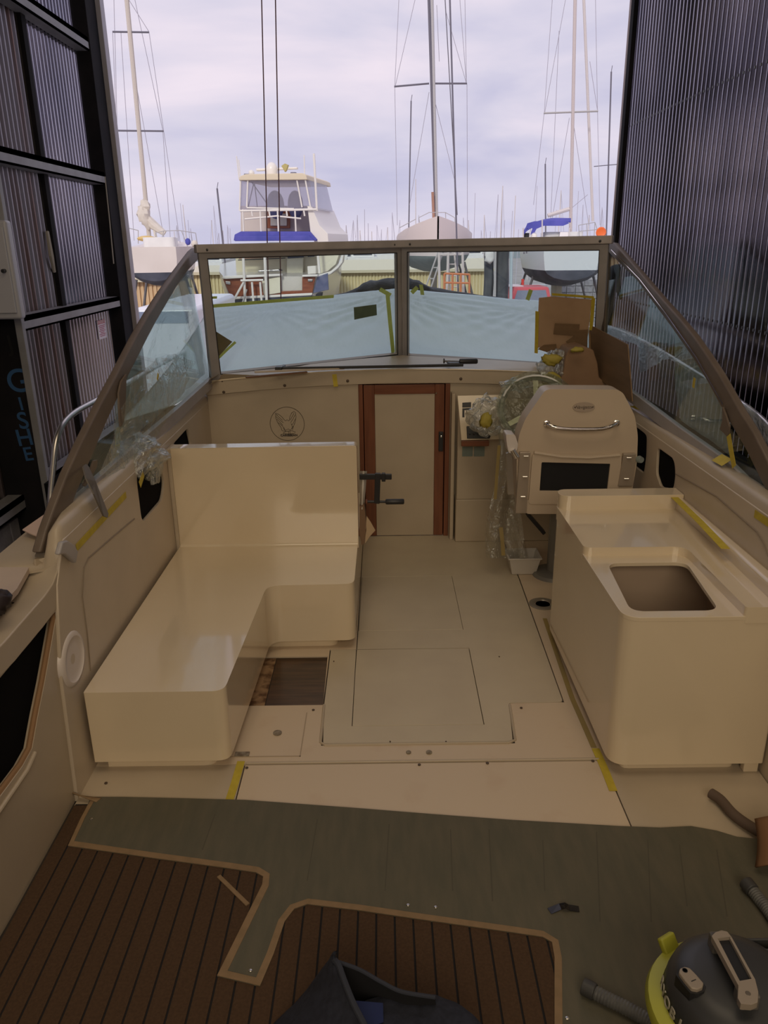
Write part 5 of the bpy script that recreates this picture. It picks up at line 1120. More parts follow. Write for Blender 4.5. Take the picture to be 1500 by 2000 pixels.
# left yacht
A, R_A, zA = sailboat('pale yacht on stands at the far left, with sail bundle at the mast foot', 318, 30, math.radians(100), 7.4, 2.35, 482, 526, 556, bow_up=.25)
MA = mat('cream_spar', (.62, .55, .48), rough=.4)
spar(A, (241, -70), (292, 470), 30, 8, MA)
for a, b in (((220, 62), (291, 63)), ((228, 255), (319, 256))): spar(A, a, b, 30, 3, SPARD, 'spreader')
wires(A, [((222, -20), (229, 255)), ((229, 255), (243, 478)), ((252, 0), (291, 62)), ((255, -40), (318, 255)), ((318, 255), (333, 470)), ((236, 62), (262, 470)), ((291, 62), (352, 474)), ((258, 120), (322, 474)), ((220, 62), (236, 470))], 30)
sb_ = MB()
for q, r_ in (((284, 404), .19), ((281, 418), .24), ((287, 432), .20)): c_ = PY(*q, 29.8); sb_.ell(c_, (r_, r_, r_*1.3), 10, 8, jit=.5, seed=q[0])
CANV = mat('bleached_canvas', (.66, .60, .52), (.72, .66, .58), rough=.8, scale=6)
o = sb_.build('sail_bundle', CANV, A); o['kind'] = 'stuff'
MB().tube([PY(290, 430, 29.8), PY(300, 440, 29.8), PY(322, 456, 29.8)], [.16, .17, .10], 8).build('boom_cover', CANV, A)
spar(A, (298, 435), (306, 470), 29.8, 5, CANV, 'hanging_cover')
wires(A, [((304, 455), (320, 451)), ((320, 451), (350, 450)), ((350, 450), (382, 455)), ((382, 455), (386, 480)), ((304, 455), (304, 472)), ((245, 444), (270, 450)), ((270, 450), (270, 476)), ((355, 452), (368, 486)), ((320, 451), (312, 482))], 29, .014, ALU, 'bimini_frame')
MB().ell(PY(367, 472, 29), (.10, .1, .12), 10, 8).build('fender', BLUEC, A)
MB().ell(PY(380, 476, 29), (.12, .1, .12), 10, 8).build('fender', CANV, A)
MB().ell(PY(286, 466, 29), (.34, .3, .10), 12, 6).build('yellow_cover', mat('yellow_canvas', (.70, .50, .20), rough=.8), A)
MB().box(*(lambda p: (p.x-.05, p.x+.07, 28.3, 28.4, p.z-.1, p.z+.07))(PY(310, 524, 28.35))).build('stand_pad', mat('blue_pad', (.03, .12, .45), rough=.7), A)

# flybridge cruiser, stern towards the shed
FY = 32.0
F = thing('flybridge_cruiser', 'cream flybridge motor cruiser with blue trim and varnished transom, stern on', 'boat', (PY(525, 560, FY).x, FY+4, GZ))
FD = Vector((.16, .987, 0))
def ext(name, poly, m, d=.1, Y=FY, taper=0, bevel=.02, par=None, up=0, ends=None, **kw):
    a = [PY(x, y, Y) for x, y in poly]; c_ = sum(a, Vector())/len(a)
    b = [p.lerp(c_, taper)+FD*d+Vector((0, 0, up)) for p in a]; n_ = len(a)
    return MB().add(a+b, [tuple(range(n_)), tuple(range(2*n_-1, n_-1, -1))]+[(i, (i+1) % n_, (i+1) % n_+n_, i+n_) for i in range(n_)]).build(name, m, par or F, bevel=bevel, **kw)
TRN = mat('varnished_transom', (.22, .060, .030), (.30, .095, .045), rough=.25, scale=2, stretch=(1, 1, 6))
WR_ = mat('warm_white_gel', (.82, .78, .72), rough=.3); IVO = mat('ivory_cockpit', (.80, .76, .60), (.76, .72, .56), rough=.4)
NVH = mat('navy_hull_side', (.10, .12, .22), (.16, .17, .27), rough=.25)
# hull loft: from transom going forward and to the right
sec = []
for (x0_, x1_, dy, ydk, ybt, kk) in ((436, 620, 0, 540, 579, 1), (428, 640, 3, 530, 583, 1), (430, 662, 7, 516, 584, 1), (470, 668, 11, 506, 580, .9), (560, 640, 14, 503, 570, .5)):
    Yd = FY+dy; a = PY(x0_, ydk, Yd); b = PY(x1_, ydk, Yd); zb1 = PY(500, ybt, Yd).z
    cxx = (a.x+b.x)/2; h = (b.x-a.x)/2
    sec.append([Vector((cxx-h, Yd, a.z)), Vector((cxx-h*.97, Yd, (a.z+zb1)/2)), Vector((cxx-h*.90, Yd, zb1)), Vector((cxx, Yd, zb1-.55)), Vector((cxx+h*.90, Yd, zb1)), Vector((cxx+h*.97, Yd, (a.z+zb1)/2)), Vector((cxx+h, Yd, b.z))])
vs = [p for s_ in sec for p in s_]; fs = [tuple(range(7))]
for i in range(4):
    for j in range(7): fs.append((7*i+j, 7*i+(j+1) % 7, 7*i+7+(j+1) % 7, 7*i+7+j))
MB().add(vs, fs).build('hull', mat('cream_hull', (.66, .62, .55), rough=.2), F, angle=40)
ext('transom', [(435, 545), (513, 541), (513, 577), (450, 580)], TRN, .06, FY-.12)
ext('transom', [(590, 541), (616, 541), (610, 572), (512, 577), (512, 570), (590, 567)], TRN, .06, FY-.14)
ext('transom_gate', [(511, 549), (524, 547), (524, 545), (548, 540), (548, 572), (515, 577)], IVO, .05, FY-.2)
ext('boot_stripe', [(448, 580), (610, 572), (609, 577), (450, 585)], WR_, .06, FY-.16)
ext('antifouled_bottom', [(450, 584), (609, 576), (606, 592), (456, 598)], NAVY, 2, FY-.13)
ext('cap_rail', [(432, 542), (440, 539), (549, 535), (549, 539), (440, 545)], WR_, .25, FY-.3)
ext('cap_rail', [(590, 537), (620, 536), (620, 540), (590, 541)], WR_, .25, FY-.3)
ext('cleat', [(440, 549), (450, 550), (450, 556), (441, 555)], STEEL, .03, FY-.2); ext('cleat', [(601, 545), (611, 545), (610, 550), (601, 550)], STEEL, .03, FY-.2)
ext('hull_side_panel', [(619, 541), (640, 533), (642, 566), (611, 573)], NVH, .06, FY-.05)
ext('gunwale_curve', [(619, 537), (645, 530), (660, 518), (668, 503), (668, 495), (671, 498), (669, 512), (660, 524), (645, 536), (620, 542)], WR_, .3, FY+.1)
ext('coaming_inside', [(622, 536), (640, 530), (656, 516), (662, 498), (640, 490), (620, 492)], IVO, .5, FY+1.2)
ext('cockpit_bulkhead', [(458, 478), (620, 476), (618, 540), (462, 542)], CREAM, .3, FY+2.6)
ext('cockpit_door', [(560, 503), (592, 502), (591, 556), (560, 558)], IVO, .1, FY+2.3)
ext('door_window', [(562, 490), (593, 489), (593, 503), (562, 505)], mat('dark_cabin_glass', (.03, .035, .06), rough=.15), .05, FY+2.2, bevel=0)
ext('cabin_window', [(601, 494), (614, 493), (614, 501), (601, 502)], mat('dark_cabin_glass', (.03, .035, .06)), .05, FY+2.2, bevel=0)
ext('dark_awning_rod', [(465, 507), (557, 503), (557, 505), (465, 509)], BLKP, .05, FY+1.8, bevel=0)
ext('brown_blind', [(462, 478), (548, 474), (550, 502), (466, 506)], mat('brown_blind', (.42, .22, .16), rough=.6), .08, FY+2.0)
ext('side_bench', [(600, 520), (617, 519), (617, 535), (601, 536)], WR_, .8, FY+.8)
ext('bait_table', [(505, 528), (544, 526), (548, 530), (503, 532)], STEEL, .4, FY+.2)
for x_ in (474, 516, 619): spar(F, (x_, 478), (x_+5, 592 if x_ < 600 else 534), FY-.4 if x_ < 600 else FY+.5, 5, WR_, 'white_pole')
for x_ in (492, 508): spar(F, (x_, 551), (x_+3, 590), FY-.5, 4, WR_, 'platform_post')
spar(F, (476, 551), (452, 594), FY-.5, 4, WR_, 'ladder_rail'); spar(F, (470, 548), (514, 547), FY-.5, 4, WR_, 'platform_rail')
spar(F, (482, 565), (474, 590), FY-.5, 3, ALU, 'ladder_step_rail')
ext('flybridge_deck', [(456, 470), (458, 458), (470, 452), (604, 452), (618, 468), (616, 471), (600, 462), (530, 461), (470, 466)], BLUEC, 4.5, FY+.3)
ext('blue_valance', [(459, 461), (603, 460), (613, 470), (458, 471)], BLUEC, .08, FY+.2)
ext('flybridge_side', [(600, 402), (609, 404), (624, 440), (640, 456), (642, 478), (616, 478), (606, 452)], WR_, 4, FY+.5)
ext('flybridge_front', [(470, 402), (606, 402), (606, 452), (470, 452)], mat('pale_flybridge', (.66, .58, .52), rough=.5), .2, FY+3.2)
ext('helm_hatch_frame', [(522, 412), (566, 412), (566, 446), (522, 446)], mat('orange_varnish', (.42, .13, .05), rough=.3), .1, FY+2.9)
ext('helm_hatch', [(528, 417), (560, 417), (560, 441), (528, 441)], IVO, .06, FY+2.8)
for k in range(8): spar(F, (474+17*k, 409), (476+17*k, 452 if k % 2 == 0 else 422), FY+.4, 3, WR_, 'rail_post')
spar(F, (469, 412), (618, 409), FY+.4, 4, WR_, 'top_rail'); spar(F, (478, 428), (540, 422), FY+.4, 3, WR_, 'mid_rail'); spar(F, (540, 422), (588, 427), FY+.4, 3, WR_, 'mid_rail')
CLR = film('enclosure_clear', (.86, .85, .90), white=.34, wcol=(.62, .58, .64), rough=.15)
ext('enclosure_panel', [(469, 352), (597, 350), (604, 410), (469, 412)], CLR, .04, FY+.6, bevel=0)
ext('enclosure_panel', [(598, 350), (604, 352), (618, 408), (606, 410)], CLR, 3, FY+.6, bevel=0)
for a, b in (((470, 350), (468, 412)), ((484, 352), (482, 405)), ((580, 352), (590, 405)), ((596, 350), (607, 408)), ((482, 406), (574, 408))): spar(F, a, b, FY+.5, 3, WR_, 'enclosure_piping')
for a, b in (((497, 358), (503, 408)), ((492, 356), (523, 400)), ((495, 360), (484, 408))): spar(F, a, b, FY+1.5, 2, SPARD, 'enclosure_strut')
ext('hardtop', [(466, 352), (469, 344), (480, 340), (590, 338), (598, 342), (600, 351)], mat('tan_hardtop', (.72, .62, .45), rough=.5), 4.2, FY+.4)
for c_x, w_ in ((538, 16), (577, 14)): MB().ell(PY(c_x, 400, FY+2), (w_*px_m(FY), .3, .55), 12, 8).build('covered_seat', mat('slate_cover', (.13, .14, .24), rough=.8), F)
p_ = PY(531, 332, FY+2); MB().lathe([(.22, -.18), (.24, .0), (.22, .14), (.12, .26), (0, .3)], p_, (0, 0, 1), 16).build('radar_dome', WR_, F)
ext('radar_scanner', [(500, 329), (580, 326), (580, 330), (500, 334)], WR_, .2, FY+2)
MB().ell(PY(491, 338, FY+1.5), (.12, .12, .12), 10, 8).build('small_dome', WR_, F)
ext('searchlight', [(476, 339), (485, 339), (485, 345), (476, 345)], SPARD, .2, FY+.8); ext('searchlight', [(567, 336), (577, 336), (577, 341), (567, 341)], SPARD, .2, FY+.8)
ext('horn_cluster', [(549, 324), (556, 319), (563, 322), (559, 333), (556, 336), (553, 330)], mat('mustard_fitting', (.45, .38, .14), rough=.5), .15, FY+1.5)
for a, b in (((462, 305), (467, 350)), ((466, 312), (470, 352)), ((613, 300), (619, 412)), ((594, 303), (595, 342))): spar(F, a, b, FY+.6, 2 if a[0] != 613 else 4, WR_, 'antenna')
MB().box(*(lambda p: (p.x-1.2, p.x+1.2, FY+1, FY+8, GZ, p.z-.2))(PY(530, 592, FY))).build('keel_cradle', mat('timber_block', (.2, .14, .09)), F)
MB().ell(PY(440, 587, FY-1), (.30, .12, .06), 10, 6).build('blue_fender', mat('sky_blue_fender', (.05, .28, .62), rough=.4), F)

# centre yacht, bow on
C_, R_C, zC = sailboat('white yacht seen bow-on in the centre, tall silver mast', 848, 36, math.radians(-92), 9.5, 3.35, 463, 497, 532, bow_up=.72, bot=mat('grey_green_antifoul', (.24, .30, .30), (.30, .36, .36), rough=.6, scale=2), top=mat('blush_hull', (.82, .72, .68), rough=.35))
spar(C_, (835, -90), (852, 452), 34, 5, SPARD); spar(C_, (842, -90), (854, 455), 33.8, 5, ALU, 'furled_forestay')
spar(C_, (845, 375), (848, 450), 33.7, 5, mat('rust_red_cover', (.40, .22, .16), rough=.8), 'furler_cover')
for a, b in (((770, 169), (838, 163)), ((848, 163), (912, 163))): spar(C_, a, b, 34, 3, SPARD, 'spreader')
wires(C_, [((779, 0), (771, 168)), ((815, -20), (772, 168)), ((771, 168), (776, 440)), ((895, -40), (911, 163)), ((870, 20), (911, 163)), ((912, 163), (913, 452)), ((838, 180), (800, 400)), ((850, 200), (890, 360)), ((853, 10), (858, 120)), ((908, 0), (911, 160))], 34)
wires(C_, [((818, 425), (838, 415)), ((838, 415), (870, 415)), ((870, 415), (888, 425)), ((888, 425), (890, 455)), ((870, 415), (872, 452)), ((818, 425), (822, 452)), ((780, 445), (812, 428))], 33, .014, ALU, 'pulpit')
o = thing('long_mast', 'thin dark mast with stay standing right of the centre yacht', 'mast', (PY(890, 470, 30).x, 30, GZ))
spar(o, (877, -60), (897, 640), 30, 3, SPARD); spar(o, (866, -60), (893, 420), 30, 1.6, WIRE, 'stay')
for a, b, Yq, w_, lab in (((803, 197), (797, 520), 44, 2.2, 'dark mast with wind vane left of the centre yacht'), ((1194, 140), (1183, 500), 42, 2.6, 'dark mast close to the right shed wall'), ((424, 368), (438, 500), 41, 3, 'leaning dark mast left of the flybridge cruiser'), ((1065, 320), (1066, 500), 46, 2.4, 'dark mast over the blue bimini')):
    o = thing('mast', lab, 'mast', (PY(b[0], b[1], Yq).x, Yq, GZ)); p = PY(b[0], b[1], Yq); e_ = p+(p-PY(a[0], a[1], Yq))*((p.z-GZ)/max(.5, PY(a[0], a[1], Yq).z-p.z)); r = w_/2*px_m(Yq)
    MB().tube([PY(a[0], a[1], Yq), p, e_], r, 6).build('pole', SPARD, o)
    if b[0] == 1183: spar(o, (1160, 325), (1206, 321), Yq, 1.4, SPARD, 'spreader')
    MB().tube([PY(a[0], a[1], Yq), PY(a[0]+2, a[1]-12, Yq)], .015, 4).build('vane', SPARD, o)

# right yacht, stern on, blue bimini
Dd, R_D, zD = sailboat('pale yacht on stands with blue bimini and dark bottom, right', 1092, 33, math.radians(84), 8.4, 3.15, 470, 521, 556, top=mat('powder_hull', (.66, .70, .72), rough=.35), bow_up=.2)
spar(Dd, (1125, -80), (1114, 465), 34, 6, mat('pinkish_spar', (.60, .52, .50), rough=.4)); spar(Dd, (1137, -80), (1158, 432), 35, 5, SPARW, 'furled_sail')
spar(Dd, (1062, 221), (1168, 217), 34, 3, ALU, 'spreader')
wires(Dd, [((1080, -20), (1063, 220)), ((1063, 220), (1042, 400)), ((1108, -20), (1064, 220)), ((1163, 0), (1167, 217)), ((1152, 120), (1167, 216)), ((1112, 230), (1078, 430)), ((1120, 240), (1150, 440)), ((1092, 60), (1075, 440)), ((1148, 380), (1112, 410)), ((1167, 218), (1172, 440))], 34)
spar(Dd, (1070, 421), (1112, 408), 34, 7, SPARW, 'boom')
bi = MB().grid(lambda u, v: PY(1021+94*u, 458-28*math.sin(min(1, u*1.35+.0)*math.pi/2)**.6+2*u, 31+2.4*v)+Vector((0, 0, .12*math.sin(v*math.pi))), 22, 6)
bi.build('bimini', BLUEC, Dd, angle=180).modifiers.new('s', 'SOLIDIFY').thickness = .05
ext('bimini_front', [(1030, 436), (1044, 432), (1100, 431), (1112, 436), (1100, 441), (1062, 441), (1048, 447), (1042, 458), (1036, 458), (1040, 446), (1026, 446)], BLUEC, .08, 31, bevel=0, par=Dd)
ext('dark_porch', [(1021, 455), (1034, 455), (1033, 466), (1022, 466)], BLKP, .2, 31.2, bevel=0, par=Dd)
for x_ in (1059, 1022, 1112): spar(Dd, (x_, 428 if x_ == 1059 else 445), (x_, 470), 31, 2.5, SPARW, 'bimini_pole')
ext('liferaft_case', [(1094, 453), (1110, 453), (1110, 464), (1092, 464)], mat('white_case', (.85, .80, .78), rough=.4), .5, 31, par=Dd)
MB().lathe([(.10, -.2), (.12, 0), (.1, .1), (0, .15)], PY(1043, 462, 31), (0, 0, 1), 10).build('vent_cowl', WR_, Dd)
wires(Dd, [((1130, 440), (1162, 434)), ((1162, 434), (1170, 460)), ((1130, 440), (1132, 466)), ((1146, 437), (1147, 466)), ((1162, 434), (1160, 466)), ((1130, 452), (1168, 448))], 31, .014, ALU, 'pushpit')
MB().lathe([(.10, -.03), (.16, -.05), (.20, 0), (.16, .05), (.10, .03)], PY(1174, 454, 31), (0, 1, 0), 16).build('life_ring', mat('orange_ring', (.85, .16, .03), rough=.5), Dd)
ext('hull_window', [(1022, 492), (1025, 492), (1025, 496), (1022, 496)], SPARD, .02, 30.6, par=Dd, bevel=0); ext('hull_window', [(1027, 491), (1030, 491), (1030, 495), (1027, 495)], SPARD, .02, 30.6, par=Dd, bevel=0)

# yard sheds
def yshed(label, xa, xb, Y, ye, yr, m, mr, depth=9):
    a = PY(xa, ye, Y); b = PY(xb, ye, Y); zr = PY(xa, yr, Y+depth/2).z; ze = (a.z+b.z)/2
    t = thing('storage_shed', label, 'shed', ((a.x+b.x)/2, Y, GZ)); n_ = int((b.x-a.x)/.19); k = 0
    for i in range(n_):
        x = a.x+i*.19
        if i == 0: first = MB().box(x, x+.11, Y-.07, Y+.02, GZ, ze).build('cladding_rib', m, t, smooth=False)
        else: o = first.copy(); COL.objects.link(o); o.parent = t; o.matrix_parent_inverse = Matrix.Translation(-t.location); o.location = (i*.19, 0, 0)
    MB().box(a.x, b.x, Y, Y+depth, GZ, ze).build('walls', m, t, smooth=False)
    MB().add([Vector(v) for v in ((a.x-.2, Y-.35, ze-.02), (b.x+.2, Y-.35, ze-.02), (b.x+.2, Y+depth/2, zr), (a.x-.2, Y+depth/2, zr), (a.x-.2, Y+depth, ze), (b.x+.2, Y+depth, ze))], [(0, 1, 2, 3), (3, 2, 5, 4), (0, 3, 4), (1, 5, 2), (0, 4, 5, 1)]).build('roof', mr, t, smooth=False)
    MB().box(a.x-.2, b.x+.2, Y-.42, Y-.34, ze-.12, ze+.03).build('gutter', mat('gutter_cream', (.60, .54, .38)), t)
YEL = mat('yellow_cladding', (.72, .62, .36), (.68, .58, .33), rough=.6); YRF = mat('pale_yellow_roof', (.72, .66, .48), rough=.6)
yshed('long pale yellow shed with ribbed wall beyond the yachts', 640, 958, 47.5, 527, 508, YEL, YRF)
yshed('yellow shed with tan roof left of the flybridge cruiser', 360, 446, 44, 532, 519, YEL, YRF)
yshed('tan ribbed shed behind the far left yacht', 200, 312, 36, 545, 530, mat('tan_cladding', (.66, .46, .26), rough=.6), YRF, depth=5)
# dark tarped posts
def drape(label, x0_, x1_, y0_, y1_, Y):
    a = PY(x0_, y0_, Y); b = PY(x1_, y0_, Y); cx_ = (a.x+b.x)/2; r_ = (b.x-a.x)/2
    def fn(u, v):
        th = 2*math.pi*u; z = a.z+(GZ-a.z)*v; q = r_*(1+.12*math.sin(th*5+v*2)+.15*noise.noise(Vector((math.cos(th), math.sin(th), v*6))))
        return Vector((cx_+math.cos(th)*q, Y+math.sin(th)*q, z))
    o = MB().grid(fn, 33, 24).build('tarped_post', mat('charcoal_tarp', (.055, .06, .07), (.085, .09, .10), rough=.8, scale=3), angle=180); tag(o, label, 'tarp')
drape('charcoal tarp wrapped narrow post, left of the pair', 947, 965, 486, 640, 24)
drape('wide charcoal tarp wrapped post, right of the pair', 971, 995, 484, 640, 24)
o = MB().tube([PY(968, 470, 23.5), PY(966, 640, 23.5)], .03, 6).build('scaffold_pole', ALU); tag(o, 'pale scaffold pole between the two tarped posts', 'pole')
o = MB().tube([PY(999, 470, 23.5), PY(997, 640, 23.5)], .045, 6).build('scaffold_pole', mat('pale_blue_pole', (.42, .50, .54), rough=.5)); tag(o, 'pale blue pole right of the tarped posts', 'pole')
crumple('white_cloth', PY(956, 497, 23.6), (.14, .08, .22), WHITE, 'white cloth scrap on top of the narrow tarped post', seed=60, cat='cloth', nu=14, nv=10)
# ladders, trestles, orange lift under the centre yacht
def ladder(label, a, b, Y, w=10, m=ALU, rungs=9):
    p = PY(a[0], a[1], Y); q = PY(b[0], b[1], Y); q = q+(q-p)*max(0, (q.z-GZ)/(p.z-q.z)); wd = w*px_m(Y)
    t = thing('ladder', label, 'ladder', (q.x, Y, GZ))
    for s_ in (-.5, .5): MB().tube([p+Vector((wd*s_*.7, 0, 0)), q+Vector((wd*s_, 0, 0))], .035, 6).build('rail', m, t)
    for k in range(rungs): c_ = p.lerp(q, (k+.6)/rungs); MB().tube([c_-Vector((wd*.45, 0, 0)), c_+Vector((wd*.45, 0, 0))], .025, 5).build('rung', m, t)
ladder('aluminium ladder leaning on the centre yacht', (862, 488), (838, 558), 31, 12)
ladder('steep white ladder right of the centre yacht bow', (880, 480), (886, 560), 31, 16, m=SPARW)
t = thing('work_trestle', 'white trestle poles in front of the centre yacht', 'trestle', (PY(860, 560, 30.5).x, 30.5, GZ))
for a, b in (((857, 478), (859, 600)), ((876, 478), (872, 600)), ((903, 478), (906, 600))): 
    p = PY(*a, 30.5); q = PY(*b, 30.5); q = q+(q-p)*max(0, (q.z-GZ)/(p.z-q.z)); MB().tube([p, q], .05, 6).build('pole', SPARW, t)
MB().tube([PY(857, 497, 30.5), PY(903, 497, 30.5)], .04, 6).build('crossbar', SPARW, t)
t = thing('orange_lift', 'orange work lift frame right of the centre yacht', 'lift', (PY(905, 560, 29.5).x, 29.5, GZ))
ORG = mat('faded_orange', (.62, .22, .10), rough=.5)
for a, b in (((868, 534), (868, 600)), ((900, 534), (900, 600)), ((917, 536), (917, 600)), ((868, 534), (917, 536)), ((868, 552), (917, 553)), ((884, 534), (884, 600))):
    p = PY(*a, 29.5); q = PY(*b, 29.5)
    if abs(a[0]-b[0]) < 3: q.z = GZ
    MB().tube([p, q], .04, 6).build('frame_tube', ORG, t)
# red pickup
PYk = 26.0
T = thing('pickup_truck', 'red pickup truck with pale roof front beyond the sheet', 'car', (PY(1035, 575, PYk).x, PYk+1.5, GZ))
RED = mat('faded_red_paint', (.62, .10, .12), rough=.3); 
tp0 = PY(995, 561, PYk); tp1 = PY(1078, 561, PYk); wx = tp0.x, tp1.x; zt0 = tp0.z
MB().add([Vector(v) for v in ((wx[0]+.15, PYk, zt0), (wx[1]-.1, PYk, zt0), (wx[1]+.05, PYk-.1, zt0-.62), (wx[0]-.05, PYk-.1, zt0-.62), (wx[0]+.15, PYk+1.4, zt0), (wx[1]-.1, PYk+1.4, zt0), (wx[1]+.05, PYk+1.7, zt0-.62), (wx[0]-.05, PYk+1.7, zt0-.62))], [(0, 1, 2, 3), (4, 7, 6, 5), (0, 4, 5, 1), (3, 2, 6, 7), (0, 3, 7, 4), (1, 5, 6, 2)]).build('cab', RED, T, bevel=.06)
MB().add([Vector(v) for v in ((wx[0]+.26, PYk-.03, zt0-.10), (wx[1]-.2, PYk-.03, zt0-.10), (wx[1]-.08, PYk-.11, zt0-.58), (wx[0]+.1, PYk-.11, zt0-.58))], [(0, 1, 2, 3)]).build('rear_window', mat('pickup_glass', (.20, .24, .32), rough=.1), T)
MB().box(wx[0]+.0, wx[0]+.5, PYk+.2, PYk+1.3, zt0-.01, zt0+.03).build('roof_patch', mat('pale_pink_patch', (.70, .55, .56), rough=.4), T, bevel=.02)
MB().box(wx[0]-.05, wx[1]+.05, PYk-2.2, PYk+3.4, GZ+.45, zt0-.6).build('body', RED, T, bevel=.08)
for sx in wx:
    for sy in (-1.4, 2.5): MB().lathe([(.2, -.12), (.36, -.12), (.38, 0), (.36, .12), (.2, .12), (.1, .10), (0, .10)], (sx, PYk+sy, GZ+.38), (1, 0, 0), 20).build('wheel', BLKP, T)
# white van far left
VY = 17.0
T = thing('white_van', 'white van cab between the black column and the side rail', 'car', (PY(272, 640, VY).x, VY+2, GZ))
p0 = PY(261, 600, VY); p1 = PY(330, 600, VY); pm = PY(262, 690, VY)
MB().box(p0.x, p0.x+1.35, VY, VY+4.6, GZ+.35, p0.z).build('body', mat('van_white', (.78, .78, .84), rough=.25), T, bevel=.12, seg=3)
w0 = PY(271, 609, VY-.01); w1 = PY(300, 632, VY-.01); MB().box(w0.x, p0.x+1.15, VY-.012, VY+.01, w1.z, w0.z).build('window', mat('van_glass', (.22, .26, .36), rough=.1), T, bevel=.005)
for sx in (p0.x+.12, p0.x+1.23):
    for sy in (.9, 3.6): MB().lathe([(.2, -.1), (.32, -.1), (.34, 0), (.32, .1), (.2, .1), (0, .08)], (sx, VY+sy, GZ+.34), (1, 0, 0), 18).build('wheel', BLKP, T)
# grey stone wall behind the pickup
t = thing('stone_wall', 'grey block wall behind the red pickup', 'wall', (PY(1140, 570, 40).x, 40, GZ)); p = PY(1090, 546, 40); q = PY(1186, 546, 40)
MB().box(p.x, q.x, 40, 40.4, GZ, p.z-.05).build('core', BLOCK, t, smooth=False)
first = None
for r_ in range(8):
    for k in range(7):
        if first is None: first = MB().box(p.x+.02, p.x+.42, 39.93, 40, p.z-.30, p.z-.02).build('block', BLOCK, t, smooth=False)
        else: o = first.copy(); COL.objects.link(o); o.parent = t; o.matrix_parent_inverse = Matrix.Translation(-t.location); o.location = (k*.44-(.0 if r_ % 2 == 0 else .0), random.uniform(-.02, .02), -r_*.31)
t = MB().box(*(lambda a: (a.x-.45, a.x+.45, 39.2, 39.6, GZ, a.z))(PY(1052, 556, 39.2))).build('white_cabinet', WHITE, bevel=.03); tag(t, 'white box standing behind the right yacht and the pickup', 'box')
t = MB().tube([PY(1021, 545, 28.8), PY(1020, 640, 28.8)], .05, 6); tag(t.build('red_post', mat('red_post', (.65, .06, .05), rough=.4)), 'thin red post under the right yacht', 'post')

# far masts: individual poles standing all over the yard
fm = [(352, 397), (357, 400), (417, 402), (413, 430), (444, 440), (449, 446), (676, 440), (690, 430), (698, 420), (712, 409), (719, 436), (736, 440), (757, 444), (766, 415), (781, 430), (812, 350), (818, 420), (915, 430), (928, 377), (940, 450), (946, 420), (973, 380), (982, 363), (1007, 382), (1001, 412), (1049, 363), (1036, 440), (1096, 372), (1130, 373), (1139, 400), (1087, 410), (986, 430), (958, 452), (905, 425), (745, 448), (726, 452), (703, 450), (427, 455), (435, 450), (345, 440), (340, 452), (367, 430), (372, 446), (1200, 400), (1176, 405), (1151, 420), (1013, 448), (1026, 452)]
fm.sort(); cnt = {}
ORD = 'first second third fourth fifth sixth seventh eighth ninth tenth eleventh twelfth thirteenth fourteenth fifteenth sixteenth seventeenth eighteenth'.split()
def sect(x): return 'left of the flybridge cruiser' if x < 456 else 'between the flybridge cruiser and the centre yacht' if x < 775 else 'behind the centre yacht' if x < 912 else 'between the centre yacht and the blue bimini' if x < 1018 else 'behind the blue bimini yacht' if x < 1160 else 'beside the right shed wall'
for k, (x_, yt) in enumerate(fm):
    q_s = sect(x_); cnt[q_s] = cnt.get(q_s, 0)+1
    Yq = 60+random.random()*70; p = PY(x_, yt, Yq); lean = random.uniform(-.015, .015)*(p.z-GZ)
    rr_ = (1.0 if k % 3 else 1.5)*px_m(Yq)*.55
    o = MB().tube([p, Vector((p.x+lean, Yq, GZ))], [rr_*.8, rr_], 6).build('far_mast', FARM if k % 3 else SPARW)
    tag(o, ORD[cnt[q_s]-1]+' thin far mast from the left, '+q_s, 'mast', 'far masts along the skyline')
# faint stays of the far masts
mb = MB()
for k in range(60):
    x_, yt = random.choice(fm); Yq = 90; e1 = PY(x_+random.uniform(-14, 14), 478, Yq); e1.z = GZ+1; mb.tube([PY(x_, yt, Yq), e1], .02, 3)
o = mb.build('far_rigging', FAINT); o['kind'] = 'stuff'; o['label'] = 'faint stays of the far masts along the skyline'; o['category'] = 'rigging'
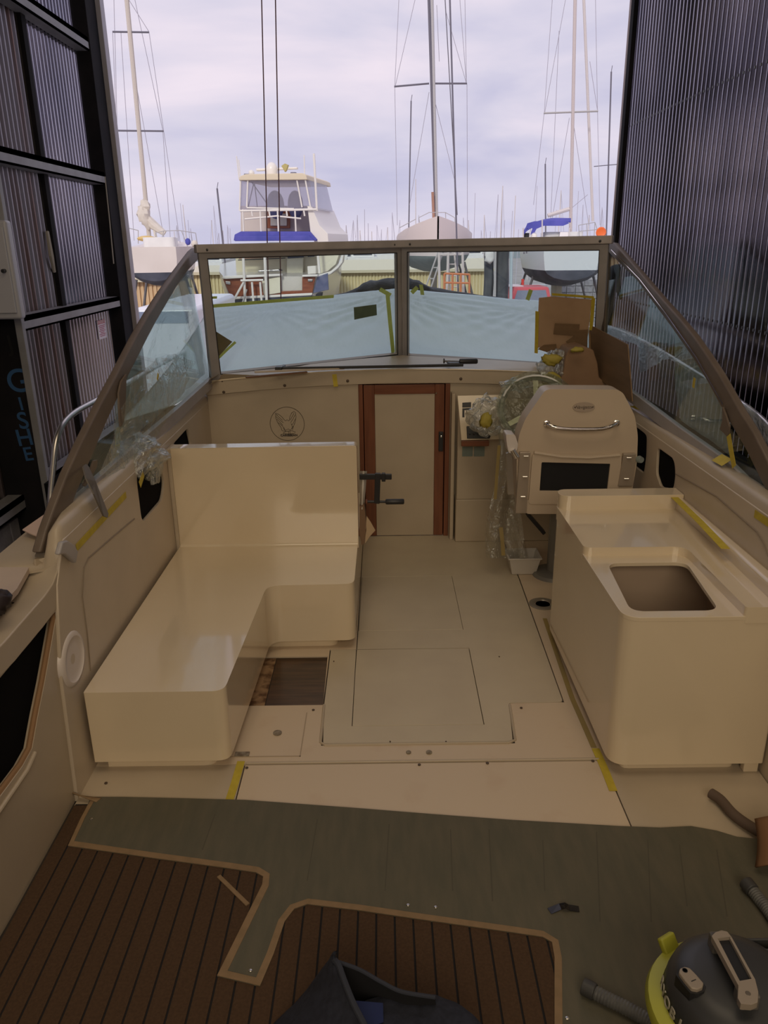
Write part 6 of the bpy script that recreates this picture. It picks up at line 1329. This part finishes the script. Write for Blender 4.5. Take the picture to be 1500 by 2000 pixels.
# small white motor boats parked far behind
for k, (x_, yy) in enumerate(((405, 512), (414, 503), (426, 499), (650, 499), (668, 505), (688, 496), (708, 503), (725, 498), (745, 505), (765, 497), (925, 498), (941, 506))):
    Yq = 60+(k % 3)*9; p = PY(x_, yy, Yq); w_ = 1.1; lab_ = ORD[k] if k < 3 else ORD[k-3] if k < 10 else ORD[k-10]
    t = thing('small_boat', lab_+' small white far boat from the left, '+('left of the flybridge cruiser' if k < 3 else 'between the cruiser and the centre post' if k < 10 else 'right of the centre yacht'), 'boat', (p.x, Yq, GZ), 'small white boats beyond the sheds')
    hp2 = [(-w_, .0), (-w_*.8, -.75), (w_*.8, -.75), (w_, .0)]
    MB().add([Vector((p.x+a, Yq, p.z+b)) for a, b in hp2]+[Vector((p.x+a*.5+.4, Yq+5, p.z+b*.8+.2)) for a, b in hp2], [(0, 1, 2, 3), (7, 6, 5, 4), (0, 4, 5, 1), (1, 5, 6, 2), (2, 6, 7, 3), (3, 7, 4, 0)]).build('hull', WHITE, t)
    MB().box(p.x-.9, p.x+.9, Yq+1, Yq+3.4, p.z-.05, p.z+.75).build('cabin', WHITE, t, bevel=.1)
    MB().box(p.x-.7, p.x+.7, Yq+.97, Yq+1.0, p.z+.15, p.z+.55).build('window', NAVY, t)
    MB().box(p.x-.5, p.x+.5, Yq+.5, Yq+4.2, GZ, p.z-.7).build('cradle', mat('timber_block', (.2, .14, .09)), t)
# low hedge / treeline on the horizon
tl_ = MB(); xs_ = lin(-220, 220, 90); vs = []
for x in xs_: h_ = 1.7+1.3*noise.noise(Vector((x*.06, 3, 1)))+.5*noise.noise(Vector((x*.4, 1, 1))); vs += [(x, 200, GZ), (x, 200, GZ+2.0+h_), (x, 206, GZ+1.6+h_), (x, 206, GZ)]
fs = []
for i in range(len(xs_)-1):
    for j in range(4): fs.append((4*i+j, 4*i+(j+1) % 4, 4*i+4+(j+1) % 4, 4*i+4+j))
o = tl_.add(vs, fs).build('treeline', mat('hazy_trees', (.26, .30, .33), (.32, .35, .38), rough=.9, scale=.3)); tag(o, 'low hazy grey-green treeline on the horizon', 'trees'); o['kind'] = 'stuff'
